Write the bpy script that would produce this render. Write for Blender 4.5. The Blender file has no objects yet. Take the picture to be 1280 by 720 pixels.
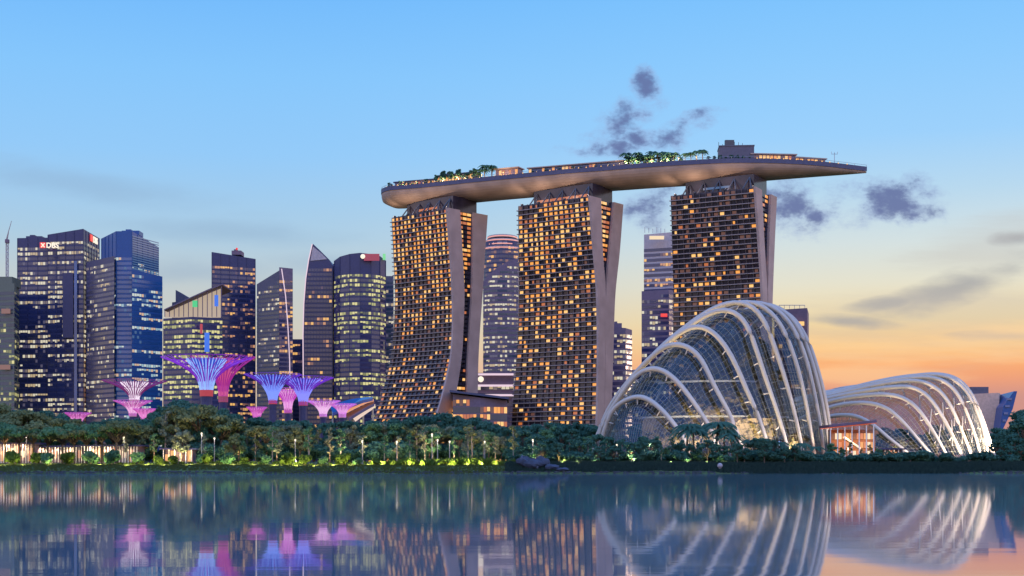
import bpy, math, random
from mathutils import Vector
random.seed(7)
R = random.Random(11)
sc = bpy.context.scene
COL = sc.collection
rad = math.radians

# ------------------------------------------------------------------ camera
F = 1800.0          # focal length in photo pixels (photo is 1280 wide)
HZ = 586.0          # horizon row
CZ = 1.45           # eye height above the water
cam = bpy.data.cameras.new('camera')
camo = bpy.data.objects.new('camera', cam)
COL.objects.link(camo)
cam.sensor_width = 36.0
cam.lens = 36.0 * F / 1280.0
cam.shift_y = (HZ - 360.0) / 1280.0
cam.clip_start = 0.3
cam.clip_end = 20000
camo.location = (0, 0, CZ)
camo.rotation_euler = (rad(90), 0, 0)
sc.camera = camo

def wx(px, D): return (px - 640.0) * D / F
def wz(py, D): return CZ + (HZ - py) * D / F
def P(px, py, D): return Vector((wx(px, D), D, wz(py, D)))

def lin(c):
    out = []
    for v in c:
        v = v / 255.0
        out.append(v / 12.92 if v <= 0.04045 else ((v + 0.055) / 1.055) ** 2.4)
    return tuple(out)

# ------------------------------------------------------------------ colour management
sc.view_settings.view_transform = 'Standard'
sc.view_settings.look = 'None'
sc.view_settings.exposure = 0.0
sc.view_settings.gamma = 1.0
sc.render.engine = 'CYCLES'
sc.cycles.use_denoising = True
sc.cycles.max_bounces = 7
sc.cycles.transparent_max_bounces = 20
sc.cycles.sample_clamp_indirect = 4.0
sc.cycles.caustics_reflective = False
sc.cycles.caustics_refractive = False

# ------------------------------------------------------------------ world: dusk sky
BACK_GAIN = 4.6        # unseen sky behind the camera, brightened as added fill light
SUN_EL, SUN_AZ = rad(3.0), rad(62.0)      # azimuth measured from +Y towards +X
world = bpy.data.worlds.new('World')
sc.world = world
world.use_nodes = True
nt = world.node_tree
for n in list(nt.nodes): nt.nodes.remove(n)
N = nt.nodes.new
def link(a, b): nt.links.new(a, b)
def math_n(op, a, b=None, c=None, clamp=False):
    m = N('ShaderNodeMath'); m.operation = op; m.use_clamp = clamp
    for i, v in enumerate((a, b, c)):
        if v is None: continue
        if isinstance(v, (int, float)): m.inputs[i].default_value = v
        else: link(v, m.inputs[i])
    return m.outputs[0]
def sstep(v, a, b):
    m = N('ShaderNodeMapRange'); m.interpolation_type = 'SMOOTHSTEP'; m.clamp = True
    link(v, m.inputs['Value']); m.inputs['From Min'].default_value = a; m.inputs['From Max'].default_value = b
    return m.outputs['Result']
def ramp(fac, stops):
    r = N('ShaderNodeValToRGB'); cr = r.color_ramp; cr.interpolation = 'LINEAR'
    while len(cr.elements) > 1: cr.elements.remove(cr.elements[-1])
    cr.elements[0].position = stops[0][0]; cr.elements[0].color = (*lin(stops[0][1]), 1)
    for p, c in stops[1:]:
        e = cr.elements.new(p); e.color = (*lin(c), 1)
    link(fac, r.inputs['Fac']); return r.outputs['Color']
def mixc(f, a, b):
    m = N('ShaderNodeMix'); m.data_type = 'RGBA'
    if isinstance(f, (int, float)): m.inputs[0].default_value = f
    else: link(f, m.inputs[0])
    for v, s in ((a, m.inputs[6]), (b, m.inputs[7])):
        if isinstance(v, tuple): s.default_value = (*v, 1)
        else: link(v, s)
    return m.outputs[2]
tc = N('ShaderNodeTexCoord')
sep = N('ShaderNodeSeparateXYZ'); link(tc.outputs['Generated'], sep.inputs[0])
X, Y, Z = sep.outputs
hh = math_n('SQRT', math_n('ADD', math_n('MULTIPLY', X, X), math_n('MULTIPLY', Y, Y)))
hh = math_n('MAXIMUM', hh, 0.001)
elev = math_n('DIVIDE', Z, hh)
sinaz = math_n('DIVIDE', X, hh)
cosaz = math_n('DIVIDE', Y, hh)
fe = math_n('DIVIDE', elev, 0.6, clamp=True)
def yy(y): return (HZ - y) / F / 0.6
left_r = ramp(fe, [(0, (222, 186, 160)), (yy(490), (222, 200, 178)), (yy(420), (208, 204, 192)), (yy(350), (192, 206, 212)),
                   (yy(300), (172, 205, 229)), (yy(200), (148, 203, 250)), (yy(100), (134, 199, 254)), (yy(0), (116, 188, 254)), (0.8, (84, 150, 232)), (1, (66, 124, 210))])
right_r = ramp(fe, [(0, (196, 138, 136)), (yy(500), (206, 146, 138)), (yy(480), (236, 158, 124)), (yy(460), (252, 172, 114)), (yy(436), (252, 200, 132)),
                    (yy(405), (244, 219, 168)), (yy(360), (230, 226, 206)), (yy(310), (212, 225, 227)), (yy(250), (184, 217, 240)),
                    (yy(180), (156, 209, 253)), (yy(90), (140, 203, 255)), (yy(0), (124, 195, 255)), (0.8, (88, 154, 235)), (1, (66, 124, 210))])
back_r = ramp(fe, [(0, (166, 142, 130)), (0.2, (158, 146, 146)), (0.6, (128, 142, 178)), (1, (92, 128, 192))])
front = mixc(sstep(sinaz, -0.20, 0.22), left_r, right_r)
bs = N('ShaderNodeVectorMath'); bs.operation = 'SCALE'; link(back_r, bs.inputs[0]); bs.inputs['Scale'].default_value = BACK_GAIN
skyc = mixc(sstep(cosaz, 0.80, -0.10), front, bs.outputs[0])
# physically based sky mixed in at low strength
nish = N('ShaderNodeTexSky'); nish.sky_type = 'NISHITA'; nish.sun_disc = False
nish.sun_elevation = SUN_EL; nish.sun_rotation = SUN_AZ
nm = N('ShaderNodeVectorMath'); nm.operation = 'SCALE'; link(nish.outputs[0], nm.inputs[0]); nm.inputs['Scale'].default_value = 0.10
skyc = mixc(0.07, skyc, nm.outputs[0])
# clouds: soft banks at their own bearings in the sky
ysafe = math_n('MAXIMUM', Y, 0.05)
cu = math_n('DIVIDE', X, ysafe); cv = math_n('DIVIDE', Z, ysafe)
cvec = N('ShaderNodeCombineXYZ'); link(cu, cvec.inputs[0]); link(cv, cvec.inputs[1])
def fbm(scale, detail, rough, off, sy=1.0):
    mp = N('ShaderNodeMapping'); link(cvec.outputs[0], mp.inputs[0])
    mp.inputs['Location'].default_value = (off, off * 0.7, off); mp.inputs['Scale'].default_value = (1, sy, 1)
    t = N('ShaderNodeTexNoise'); link(mp.outputs[0], t.inputs['Vector'])
    t.inputs['Scale'].default_value = scale; t.inputs['Detail'].default_value = detail; t.inputs['Roughness'].default_value = rough
    return t.outputs['Fac']
def blob(px, py, rx, ry, rot=0):
    mp = N('ShaderNodeMapping'); mp.vector_type = 'TEXTURE'; link(cvec.outputs[0], mp.inputs[0])
    mp.inputs['Location'].default_value = ((px - 640) / F, (HZ - py) / F, 0)
    mp.inputs['Rotation'].default_value = (0, 0, rad(rot)); mp.inputs['Scale'].default_value = (rx / F, ry / F, 1)
    ln = N('ShaderNodeVectorMath'); ln.operation = 'LENGTH'; link(mp.outputs[0], ln.inputs[0])
    return math_n('SUBTRACT', 1.0, ln.outputs['Value'], clamp=True)
def clouds(blobs, noise, k, lo, hi):
    tot = None
    for b in blobs:
        v = blob(*b); tot = v if tot is None else math_n('MAXIMUM', tot, v)
    d = math_n('ADD', tot, math_n('MULTIPLY', math_n('SUBTRACT', noise, 0.5), k))
    d = math_n('MULTIPLY', sstep(d, lo, hi), sstep(tot, 0.0, 0.22))
    return d
fine = fbm(44, 9, 0.64, 3.1, 1.5)
warpn = N('ShaderNodeTexNoise'); link(cvec.outputs[0], warpn.inputs['Vector']); warpn.inputs['Scale'].default_value = 26; warpn.inputs['Detail'].default_value = 4
wv = N('ShaderNodeVectorMath'); wv.operation = 'MULTIPLY_ADD'; link(warpn.outputs['Color'], wv.inputs[0]); wv.inputs[1].default_value = (0.05, 0.03, 0); wv.inputs[2].default_value = (-0.025, -0.015, 0)
wadd = N('ShaderNodeVectorMath'); link(cvec.outputs[0], wadd.inputs[0]); link(wv.outputs[0], wadd.inputs[1])
cold = cvec; cvec = wadd
puffs = clouds([(778, 152, 74, 34, 24), (812, 101, 30, 26, 0), (846, 166, 64, 22, 24), (770, 185, 80, 16, 10), (800, 168, 60, 26, 0),
                (985, 262, 92, 56, 4), (1022, 268, 60, 36, 0), (1108, 250, 92, 50, 0), (822, 256, 62, 40, 0)], fine, 2.2, 0.08, 1.05)
cvec = cold
pvar = fbm(70, 6, 0.6, 9.7, 1.4)
puffc = mixc(sstep(math_n('ADD', puffs, math_n('MULTIPLY', math_n('SUBTRACT', pvar, 0.5), 1.1)), 0.2, 1.0), lin((148, 166, 208)), lin((98, 110, 158)))
skyc = mixc(math_n('MULTIPLY', puffs, 0.92), skyc, puffc)
soft = fbm(16, 4, 0.55, 8.3, 3.0)
streak = clouds([(1205, 356, 170, 30, 20), (1110, 380, 70, 14, 6), (1065, 402, 90, 12, -4), (1275, 297, 50, 14, 4), (1260, 420, 100, 10, 0)], soft, 1.6, 0.05, 1.0)
skyc = mixc(math_n('MULTIPLY', streak, 0.72), skyc, lin((150, 152, 160)))
veil = clouds([(110, 232, 300, 34, -9), (300, 290, 260, 26, -4), (220, 340, 220, 30, 0), (430, 330, 150, 26, 0)], soft, 1.0, 0.15, 1.0)
skyc = mixc(math_n('MULTIPLY', veil, 0.36), skyc, lin((138, 166, 196)))
cir = fbm(7, 6, 0.6, 1.7, 9.0)
cmask = clouds([(1180, 400, 330, 75, 6), (1240, 300, 160, 50, 12)], cir, 1.8, 0.05, 0.9)
skyc = mixc(math_n('MULTIPLY', cmask, 0.34), skyc, lin((188, 182, 178)))
cir2 = fbm(9, 6, 0.6, 5.2, 8.0)
gmask = clouds([(1190, 430, 340, 40, 3), (1000, 470, 250, 30, 0)], cir2, 1.8, 0.1, 0.9)
skyc = mixc(math_n('MULTIPLY', gmask, 0.45), skyc, lin((255, 214, 160)))
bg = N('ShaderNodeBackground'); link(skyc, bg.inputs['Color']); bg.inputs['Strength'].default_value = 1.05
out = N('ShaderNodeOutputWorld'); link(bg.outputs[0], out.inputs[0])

sun = bpy.data.lights.new('sun', 'SUN'); sun.energy = 0.55; sun.angle = rad(8); sun.color = (1.0, 0.66, 0.50)
suno = bpy.data.objects.new('sun', sun); COL.objects.link(suno)
sd = Vector((math.sin(SUN_AZ) * math.cos(SUN_EL), math.cos(SUN_AZ) * math.cos(SUN_EL), math.sin(SUN_EL)))
suno.rotation_euler = sd.to_track_quat('Z', 'Y').to_euler()
suno.location = (300, 300, 300)

# ------------------------------------------------------------------ helpers
def material(name, col, rough=0.7, metal=0.0, spec=0.5, var=0.12, scale=0.6, emit=None, es=1.0):
    m = bpy.data.materials.new(name); m.use_nodes = True
    t = m.node_tree; b = t.nodes['Principled BSDF']
    b.inputs['Roughness'].default_value = rough; b.inputs['Metallic'].default_value = metal
    b.inputs['Specular IOR Level'].default_value = spec
    if var:
        tcn = t.nodes.new('ShaderNodeTexCoord'); nz = t.nodes.new('ShaderNodeTexNoise')
        nz.inputs['Scale'].default_value = scale; nz.inputs['Detail'].default_value = 5
        t.links.new(tcn.outputs['Object'], nz.inputs['Vector'])
        r = t.nodes.new('ShaderNodeValToRGB')
        r.color_ramp.elements[0].position = 0.3; r.color_ramp.elements[1].position = 0.7
        r.color_ramp.elements[0].color = (*[c * (1 - var) for c in col], 1)
        r.color_ramp.elements[1].color = (*[min(1, c * (1 + var)) for c in col], 1)
        t.links.new(nz.outputs['Fac'], r.inputs['Fac']); t.links.new(r.outputs['Color'], b.inputs['Base Color'])
    else:
        b.inputs['Base Color'].default_value = (*col, 1)
    if emit:
        b.inputs['Emission Color'].default_value = (*emit, 1); b.inputs['Emission Strength'].default_value = es
        m.cycles.emission_sampling = 'NONE'
    return m
def glow(name, c255, s):
    return material(name, (0.05, 0.05, 0.05), 0.4, var=0, emit=lin(c255), es=s)

class MB:
    def __init__(self): self.v = []; self.f = []; self.m = []
    def quad(self, a, b, c, d, mi=0):
        i = len(self.v); self.v += [tuple(a), tuple(b), tuple(c), tuple(d)]; self.f.append((i, i+1, i+2, i+3)); self.m.append(mi)
    def box(self, x0, x1, y0, y1, z0, z1, mi=0):
        self.obox(Vector((x0, y0, z0)), Vector((x1-x0, 0, 0)), Vector((0, y1-y0, 0)), Vector((0, 0, z1-z0)), mi)
    def obox(self, o, a, b, c, mi=0):
        i = len(self.v); o = Vector(o)
        self.v += [tuple(p) for p in (o, o+a, o+a+b, o+b, o+c, o+a+c, o+a+b+c, o+b+c)]
        for q in ((0,3,2,1), (4,5,6,7), (0,1,5,4), (1,2,6,5), (2,3,7,6), (3,0,4,7)):
            self.f.append(tuple(i+k for k in q)); self.m.append(mi)
    def prism(self, poly, z0, ztop, mi=0, mtop=None):
        n = len(poly); i = len(self.v)
        if not isinstance(ztop, (list, tuple)): ztop = [ztop]*n
        self.v += [(p[0], p[1], z0) for p in poly] + [(p[0], p[1], z) for p, z in zip(poly, ztop)]
        for k in range(n):
            k2 = (k+1) % n; self.f.append((i+k, i+k2, i+n+k2, i+n+k)); self.m.append(mi)
        self.f.append(tuple(i+n+k for k in range(n))); self.m.append(mi if mtop is None else mtop)
        self.f.append(tuple(i+k for k in reversed(range(n)))); self.m.append(mi)
    def tube(self, pts, r, n=6, mi=0):
        pts = [Vector(p) for p in pts]
        if not isinstance(r, (list, tuple)): r = [r]*len(pts)
        rings = []
        for k, p in enumerate(pts):
            t = (pts[min(k+1, len(pts)-1)] - pts[max(k-1, 0)]).normalized()
            up = Vector((0, 0, 1)) if abs(t.z) < 0.92 else Vector((0, 1, 0))
            a = t.cross(up).normalized(); b = t.cross(a).normalized(); i = len(self.v)
            for j in range(n):
                w = 2*math.pi*j/n; self.v.append(tuple(p + (a*math.cos(w) + b*math.sin(w))*r[k]))
            rings.append(i)
        for k in range(len(rings)-1):
            for j in range(n):
                j2 = (j+1) % n
                self.f.append((rings[k]+j, rings[k]+j2, rings[k+1]+j2, rings[k+1]+j)); self.m.append(mi)
        self.f.append(tuple(rings[0]+j for j in reversed(range(n)))); self.m.append(mi)
        self.f.append(tuple(rings[-1]+j for j in range(n))); self.m.append(mi)
    def sphere(self, c, r, nu=10, nv=6, mi=0, sx=1, sy=1, sz=1):
        i = len(self.v)
        for a in range(nv+1):
            t = math.pi*a/nv
            for b in range(nu):
                p = 2*math.pi*b/nu
                self.v.append((c[0]+sx*r*math.sin(t)*math.cos(p), c[1]+sy*r*math.sin(t)*math.sin(p), c[2]+sz*r*math.cos(t)))
        for a in range(nv):
            for b in range(nu):
                b2 = (b+1) % nu
                self.f.append((i+a*nu+b, i+(a+1)*nu+b, i+(a+1)*nu+b2, i+a*nu+b2)); self.m.append(mi)
    def mesh(self, name, mats, smooth=False, origin=None):
        me = bpy.data.meshes.new(name)
        vs = self.v
        if origin is not None: vs = [(x-origin[0], y-origin[1], z-origin[2]) for x, y, z in vs]
        me.from_pydata(vs, [], self.f)
        if not isinstance(mats, (list, tuple)): mats = [mats]
        for m in mats: me.materials.append(m)
        me.polygons.foreach_set('material_index', self.m)
        if smooth: me.polygons.foreach_set('use_smooth', [True]*len(self.f))
        me.update(); return me
    def build(self, name, mats, parent=None, smooth=False):
        """vertices are world coordinates; parents sit unrotated, so subtract the parent's place"""
        org = None
        if parent is not None:
            org = Vector((0, 0, 0)); p = parent
            while p is not None: org += p.location; p = p.parent
        o = bpy.data.objects.new(name, self.mesh(name, mats, smooth, org)); COL.objects.link(o)
        o.parent = parent
        return o

def tag(o, label=None, cat=None, group=None, kind=None):
    if label: o['label'] = label
    if cat: o['category'] = cat
    if group: o['group'] = group
    if kind: o['kind'] = kind
    return o
def thing(name, loc, label=None, cat=None, group=None):
    o = bpy.data.objects.new(name, None); o.empty_display_size = 1; COL.objects.link(o); o.location = loc
    return tag(o, label, cat, group)
def copy_thing(src, loc, scale=None, rz=0):
    c = src.copy(); COL.objects.link(c); c.location = loc
    if scale is not None: c.scale = scale
    c.rotation_euler = (0, 0, rz)
    for ch in [o for o in bpy.data.objects if o.parent == src]:
        d = ch.copy(); COL.objects.link(d); d.parent = c
    return c

def lamp(loc, energy, color, radius=0.4, parent=None, kind='POINT', aim=None, cone=60):
    l = bpy.data.lights.new('lamp_light', kind); l.energy = energy; l.color = color; l.shadow_soft_size = radius
    if kind == 'SPOT': l.spot_size = rad(cone); l.spot_blend = 0.6
    o_ = bpy.data.objects.new('lamp_light', l); COL.objects.link(o_)
    loc = Vector(loc)
    if parent is not None: o_.parent = parent; o_.location = loc - parent.location
    else: o_.location = loc
    if aim is not None: o_.rotation_euler = (loc - Vector(aim)).to_track_quat('Z', 'Y').to_euler()
    return o_

# ------------------------------------------------------------------ shared materials
M = {}
M['concrete'] = material('mauve concrete', (0.345, 0.238, 0.208), 0.75, var=0.14, scale=0.10)
M['hotel_core'] = material('hotel dark core', (0.045, 0.04, 0.06), 0.5)
M['slab'] = material('balcony slab', (0.27, 0.205, 0.19), 0.7)
M['hotel_glass'] = material('hotel glass', (0.028, 0.022, 0.032), 0.15, spec=0.35, var=0.3, scale=0.2)
M['hull'] = material('hull panels', (0.33, 0.232, 0.19), 0.6, var=0.16, scale=0.12, spec=0.3)
M['hull_rim'] = material('hull rim', (0.07, 0.07, 0.12), 0.5, spec=0.2)
M['party'] = material('party wall', (0.10, 0.075, 0.075), 0.7)
M['deck'] = material('roof deck', (0.20, 0.16, 0.13), 0.8)
M['glass_navy'] = material('navy glass', (0.022, 0.028, 0.085), 0.12, var=0.35, scale=0.03, spec=0.6)
M['glass_blue'] = material('blue glass', (0.012, 0.075, 0.22), 0.12, var=0.3, scale=0.03, spec=0.7)
M['glass_teal'] = material('teal glass', (0.03, 0.05, 0.08), 0.15, var=0.3, scale=0.03)
M['span_navy'] = material('navy spandrel', (0.030, 0.034, 0.098), 0.35, spec=0.3)
M['span_blue'] = material('blue spandrel', (0.015, 0.07, 0.22), 0.3, spec=0.25)
M['span_grey'] = material('grey spandrel', (0.10, 0.09, 0.12), 0.6, spec=0.2)
M['span_mauve'] = material('mauve spandrel', (0.15, 0.105, 0.145), 0.6, spec=0.2)
M['span_pale'] = material('pale spandrel', (0.36, 0.30, 0.31), 0.6)
M['span_olive'] = material('olive spandrel', (0.11, 0.12, 0.09), 0.6)
M['white'] = material('white paint', (0.80, 0.77, 0.73), 0.4, var=0.04)
M['steel'] = material('grey steel', (0.30, 0.30, 0.32), 0.45, 0.3)
M['dark'] = material('dark metal', (0.05, 0.05, 0.06), 0.5)
M['strip'] = glow('white light strip', (250, 220, 236), 0.85)
LIT = {
 'hotel': [glow('amber room', (255, 168, 70), 1.0), glow('pale amber room', (255, 196, 112), 1.1), glow('dim amber room', (214, 118, 56), 0.75), glow('faint room', (132, 82, 62), 0.5)],
 'office': [glow('office white', (236, 226, 196), 0.8), glow('office cream', (222, 196, 150), 0.65), glow('office dim', (150, 134, 130), 0.55), glow('office faint', (104, 96, 124), 0.5)],
 'yellow': [glow('office yellow', (240, 230, 150), 0.8), glow('office lime', (206, 204, 122), 0.65), glow('office olive', (150, 150, 84), 0.6), glow('office dim olive', (96, 98, 70), 0.5)],
 'blue': [glow('office pale', (216, 226, 214), 0.8), glow('office ice', (170, 204, 214), 0.7), glow('office peach', (230, 190, 150), 0.8), glow('office blue', (70, 110, 160), 0.6)],
 'flat': [glow('flat amber', (250, 190, 100), 0.9), glow('flat peach', (224, 160, 110), 0.75), glow('flat dim', (160, 110, 90), 0.6), glow('flat mauve', (110, 80, 100), 0.5)],
}

# ------------------------------------------------------------------ terrain and water
def gz(x, D):
    pts = [(400, -2.0), (434.5, -0.4), (436.5, 0.45), (443, 2.1), (452, 3.0), (500, 4.0), (620, 4.6), (1200, 5), (9000, 5)]
    if D <= pts[0][0]: return pts[0][1]
    for (a, za), (b, zb) in zip(pts, pts[1:]):
        if D <= b:
            return za + (zb-za)*(D-a)/(b-a)
    return 5
def shore_off(x):
    return 1.6*math.sin(x*0.045) + 0.9*math.sin(x*0.13+1) + 0.35*math.sin(x*0.47)
def ground_z(x, D): return gz(x, D + shore_off(x)*max(0, min(1, (470-D)/30)))

grass = material('bank grass', (0.055, 0.085, 0.018), 0.9, var=0.45, scale=0.35)
mb = MB()
xs = [-3500, -1500, -700] + [-320 + i*4 for i in range(161)] + [700, 1500, 3500]
Ds = [400, 425, 431] + [433 + 0.8*i for i in range(30)] + [460, 470, 485, 500, 540, 620, 800, 1200, 2500, 6000]
idx = {}
for j, D in enumerate(Ds):
    for i, x in enumerate(xs):
        idx[i, j] = len(mb.v)
        z = ground_z(x, D) + (0.12*math.sin(x*0.9+D*0.7)*math.sin(D*1.3-x*0.21) if 436 < D < 470 else 0)
        mb.v.append((x, D, z))
for j in range(len(Ds)-1):
    for i in range(len(xs)-1):
        mb.f.append((idx[i, j], idx[i+1, j], idx[i+1, j+1], idx[i, j+1])); mb.m.append(0)
tag(mb.build('ground', grass, None, True), kind='structure')

wm = bpy.data.materials.new('bay water'); wm.use_nodes = True
t = wm.node_tree; b = t.nodes['Principled BSDF']
rip = t.nodes.new('ShaderNodeBsdfGlossy'); rip.inputs['Roughness'].default_value = 0.30; rip.inputs['Color'].default_value = (0.50, 0.76, 0.80, 1)
wmx = t.nodes.new('ShaderNodeMixShader'); wmx.inputs[0].default_value = 0.065
t.links.new(b.outputs[0], wmx.inputs[1]); t.links.new(rip.outputs[0], wmx.inputs[2]); t.links.new(wmx.outputs[0], t.nodes['Material Output'].inputs[0])
b.inputs['Base Color'].default_value = (0.04, 0.12, 0.17, 1); b.inputs['Roughness'].default_value = 0.036
b.inputs['IOR'].default_value = 1.6; b.inputs['Specular IOR Level'].default_value = 0.5
tcn = t.nodes.new('ShaderNodeTexCoord'); mp = t.nodes.new('ShaderNodeMapping'); nz = t.nodes.new('ShaderNodeTexNoise'); bp = t.nodes.new('ShaderNodeBump')
mp.inputs['Scale'].default_value = (0.16, 0.8, 1)
t.links.new(tcn.outputs['Object'], mp.inputs['Vector']); t.links.new(mp.outputs[0], nz.inputs['Vector'])
nz.inputs['Scale'].default_value = 0.8; nz.inputs['Detail'].default_value = 4
bp.inputs['Strength'].default_value = 0.010; bp.inputs['Distance'].default_value = 0.25
t.links.new(nz.outputs['Fac'], bp.inputs['Height']); t.links.new(bp.outputs[0], b.inputs['Normal'])
mb = MB(); mb.quad((-3500, -400, 0), (3500, -400, 0), (3500, 440, 0), (-3500, 440, 0))
tag(mb.build('water', wm), kind='structure')

# ------------------------------------------------------------------ office towers across the bay
def ccw(poly):
    a = sum(poly[i][0]*poly[(i+1) % len(poly)][1] - poly[(i+1) % len(poly)][0]*poly[i][1] for i in range(len(poly)))
    return poly if a > 0 else poly[::-1]
def lit_row(n, level, rng, run=0.6):
    row = []; on = rng.random() < level
    for i in range(n):
        if rng.random() > run: on = rng.random() < level
        row.append(on)
    return row
def block(parent, corners, ytop, floor_h=4.6, bay=2.6, wall='span_navy', glass='glass_navy', pal='office', level=0.4,
          rng=None, z0=4.0, run=0.6, skip_top=2, lo=0.30, hi=0.90, mull=0, darkfloors=0.15, name='tower_block', levels=None):
    """a volume with a glazed band on every storey; corners are (px, distance), ytop one row or one per corner"""
    rng = rng or R
    poly = [(wx(px, D), D) for px, D in corners]
    if not isinstance(ytop, (list, tuple)): ytop = [ytop]*len(corners)
    ref = min(c[1] for c in corners)
    zt = [wz(y, ref) for y in ytop]
    pz = list(zip(poly, zt))
    a = sum(poly[i][0]*poly[(i+1) % len(poly)][1] - poly[(i+1) % len(poly)][0]*poly[i][1] for i in range(len(poly)))
    if a < 0: pz = pz[::-1]
    poly = [p for p, z in pz]; zt = [z for p, z in pz]
    body = MB(); body.prism(poly, z0, zt); body.build(name, M[wall], parent)
    mats = [M[glass]] + LIT[pal]
    zmax = max(zt); nf = int((zmax - z0)/floor_h)
    n = len(poly)
    for f in range(nf):
        za = z0 + f*floor_h + lo*floor_h; zb = z0 + f*floor_h + hi*floor_h
        frac = f/max(1, nf)
        if zb > zmax - skip_top*0.4*floor_h: break
        lv = 0 if rng.random() < darkfloors else level*rng.uniform(0.5, 1.5)
        if levels: lv *= levels(frac)
        band = MB()
        for k in range(n):
            p, q = Vector((*poly[k], 0)), Vector((*poly[(k+1) % n], 0))
            e = q - p; L = e.length
            nb = max(1, int(L/bay)); nrm = Vector((e.y, -e.x, 0)).normalized()*0.12
            row = lit_row(nb, lv, rng, run); ts_ = []
            for i in range(nb):
                t0, t1 = i/nb, (i+1)/nb
                ztop = min(zt[k] + (zt[(k+1) % n]-zt[k])*t0, zt[k] + (zt[(k+1) % n]-zt[k])*t1)
                if zb > ztop - skip_top*0.4*floor_h: continue
                g = 0.06 if nb > 3 else 0.02; ts_ += [t0, t1]
                aa = p + e*(t0 + g/nb) + nrm; bb = p + e*(t1 - g/nb) + nrm
                mi = 0
                if row[i]: mi = rng.choices((1, 2, 3, 4), (4, 3, 2, 2))[0]
                elif rng.random() < 0.05: mi = 4
                z_lo = za if mi in (0, 4) else za + rng.choice((0, 0, 0.15, 0.3, 0.45))*(zb-za)
                band.quad((aa.x, aa.y, z_lo), (bb.x, bb.y, z_lo), (bb.x, bb.y, zb), (aa.x, aa.y, zb), mi)
            if ts_:
                aa = p + e*min(ts_) + nrm*0.5; bb = p + e*max(ts_) + nrm*0.5
                band.quad((aa.x, aa.y, za), (bb.x, bb.y, za), (bb.x, bb.y, zb), (aa.x, aa.y, zb), 0)
        if band.f: band.build('window_band', mats, parent)
    if mull:
        mm = MB()
        for k in range(n):
            p, q = Vector((*poly[k], 0)), Vector((*poly[(k+1) % n], 0))
            e = q - p; nb = max(1, int(e.length/mull)); nrm = Vector((e.y, -e.x, 0)).normalized()
            for i in range(nb+1):
                c = p + e*(i/nb); zt_i = zt[k] + (zt[(k+1) % n]-zt[k])*i/nb
                mm.obox(Vector((c.x, c.y, z0)) - e.normalized()*0.2, e.normalized()*0.4, nrm*0.45, Vector((0, 0, zt_i - z0 - 0.2)))
        mm.build('mullions', M[wall], parent)
    return poly, zt
def office(label, px, D, cat='office tower', name='office_tower'):
    return thing(name, (wx(px, D), D, 4.0), label, cat)
def roof_plant(parent, px0, px1, D, y0, y1, mat='span_grey', name='roof_plant'):
    m = MB(); a, b = wx(px0, D), wx(px1, D); z0, z1 = wz(y0, D), wz(y1, D)
    m.box(a, b, D+6, D+22, z0-1, z1); m.box(a+(b-a)*0.2, a+(b-a)*0.5, D+8, D+18, z1, z1+1.6)
    return m.build(name, M[mat], parent)
def text_mesh(s, name, size, loc, mat, parent, rotz=0.0, extrude=0.25):
    cu_ = bpy.data.curves.new(name, 'FONT'); cu_.body = s; cu_.size = size; cu_.extrude = extrude
    cu_.offset = size*0.025
    tmp = bpy.data.objects.new(name, cu_); COL.objects.link(tmp)
    me = bpy.data.meshes.new_from_object(tmp.evaluated_get(bpy.context.evaluated_depsgraph_get()))
    bpy.data.objects.remove(tmp)
    me.materials.clear(); me.materials.append(mat)
    o = bpy.data.objects.new(name, me); COL.objects.link(o)
    o.parent = parent
    pl = Vector((0, 0, 0)); q = parent
    while q is not None: pl += q.location; q = q.parent
    o.location = Vector(loc) - pl; o.rotation_euler = (rad(90), 0, rotz)
    return o

red_lit = glow('red lit sign', (255, 60, 30), 0.9); white_lit = glow('white lit sign', (255, 240, 215), 1.1)
orange_lit = glow('orange lit panel', (255, 140, 50), 1.1); green_lit = glow('green lit sign', (60, 200, 120), 1.0)
blue_lit = glow('blue lit sign', (40, 120, 255), 0.75); cream_lit = glow('cream lit interior', (255, 226, 180), 0.9); pink_lit = glow('pink lit cornice', (255, 170, 150), 0.9)

# 1 leftmost part-built tower with a crane on its roof
t0 = office('grey-green tower cut off by the left edge, warm glow on its upper floors', 6, 1420)
block(t0, [(-30, 1420), (18, 1410), (24, 1450), (-30, 1460)], 354, 5.2, 3, 'span_olive', 'glass_teal', 'yellow', 0.3, darkfloors=0.3)
m = MB(); m.box(wx(-10, 1412), wx(14, 1412), 1415, 1440, wz(356, 1410), wz(345, 1410)); m.build('roof_plant', M['span_olive'], t0)
m = MB(); m.box(wx(2, 1409), wx(13, 1409), 1408.2, 1409, wz(392, 1409), wz(386, 1409)); m.build('lit_floor', LIT['flat'][2], t0); m = MB(); m.box(wx(0, 1409), wx(13, 1409), 1408.2, 1409, wz(462, 1409), wz(456, 1409)); m.build('lit_floor', LIT['flat'][2], t0)
cr = thing('tower_crane', (wx(9, 1425), 1425, wz(345, 1410)), 'tall lattice crane standing on the roof of the leftmost tower', 'crane')
m = MB(); cx = wx(9, 1425); zb = wz(345, 1410); zt_ = wz(300, 1425)
for sx in (-1, 1):
    for sy in (-1, 1): m.tube([(cx+sx, 1425+sy, zb), (cx+sx, 1425+sy, zt_)], 0.28, 4)
k = 0; z = zb
while z < zt_-3:
    s = 1 if k % 2 else -1
    m.tube([(cx-s, 1424, z), (cx+s, 1424, z+3)], 0.2, 4); m.tube([(cx-s, 1426, z), (cx+s, 1426, z+3)], 0.2, 4); z += 3; k += 1
m.build('mast', M['span_pale'], cr)
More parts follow.
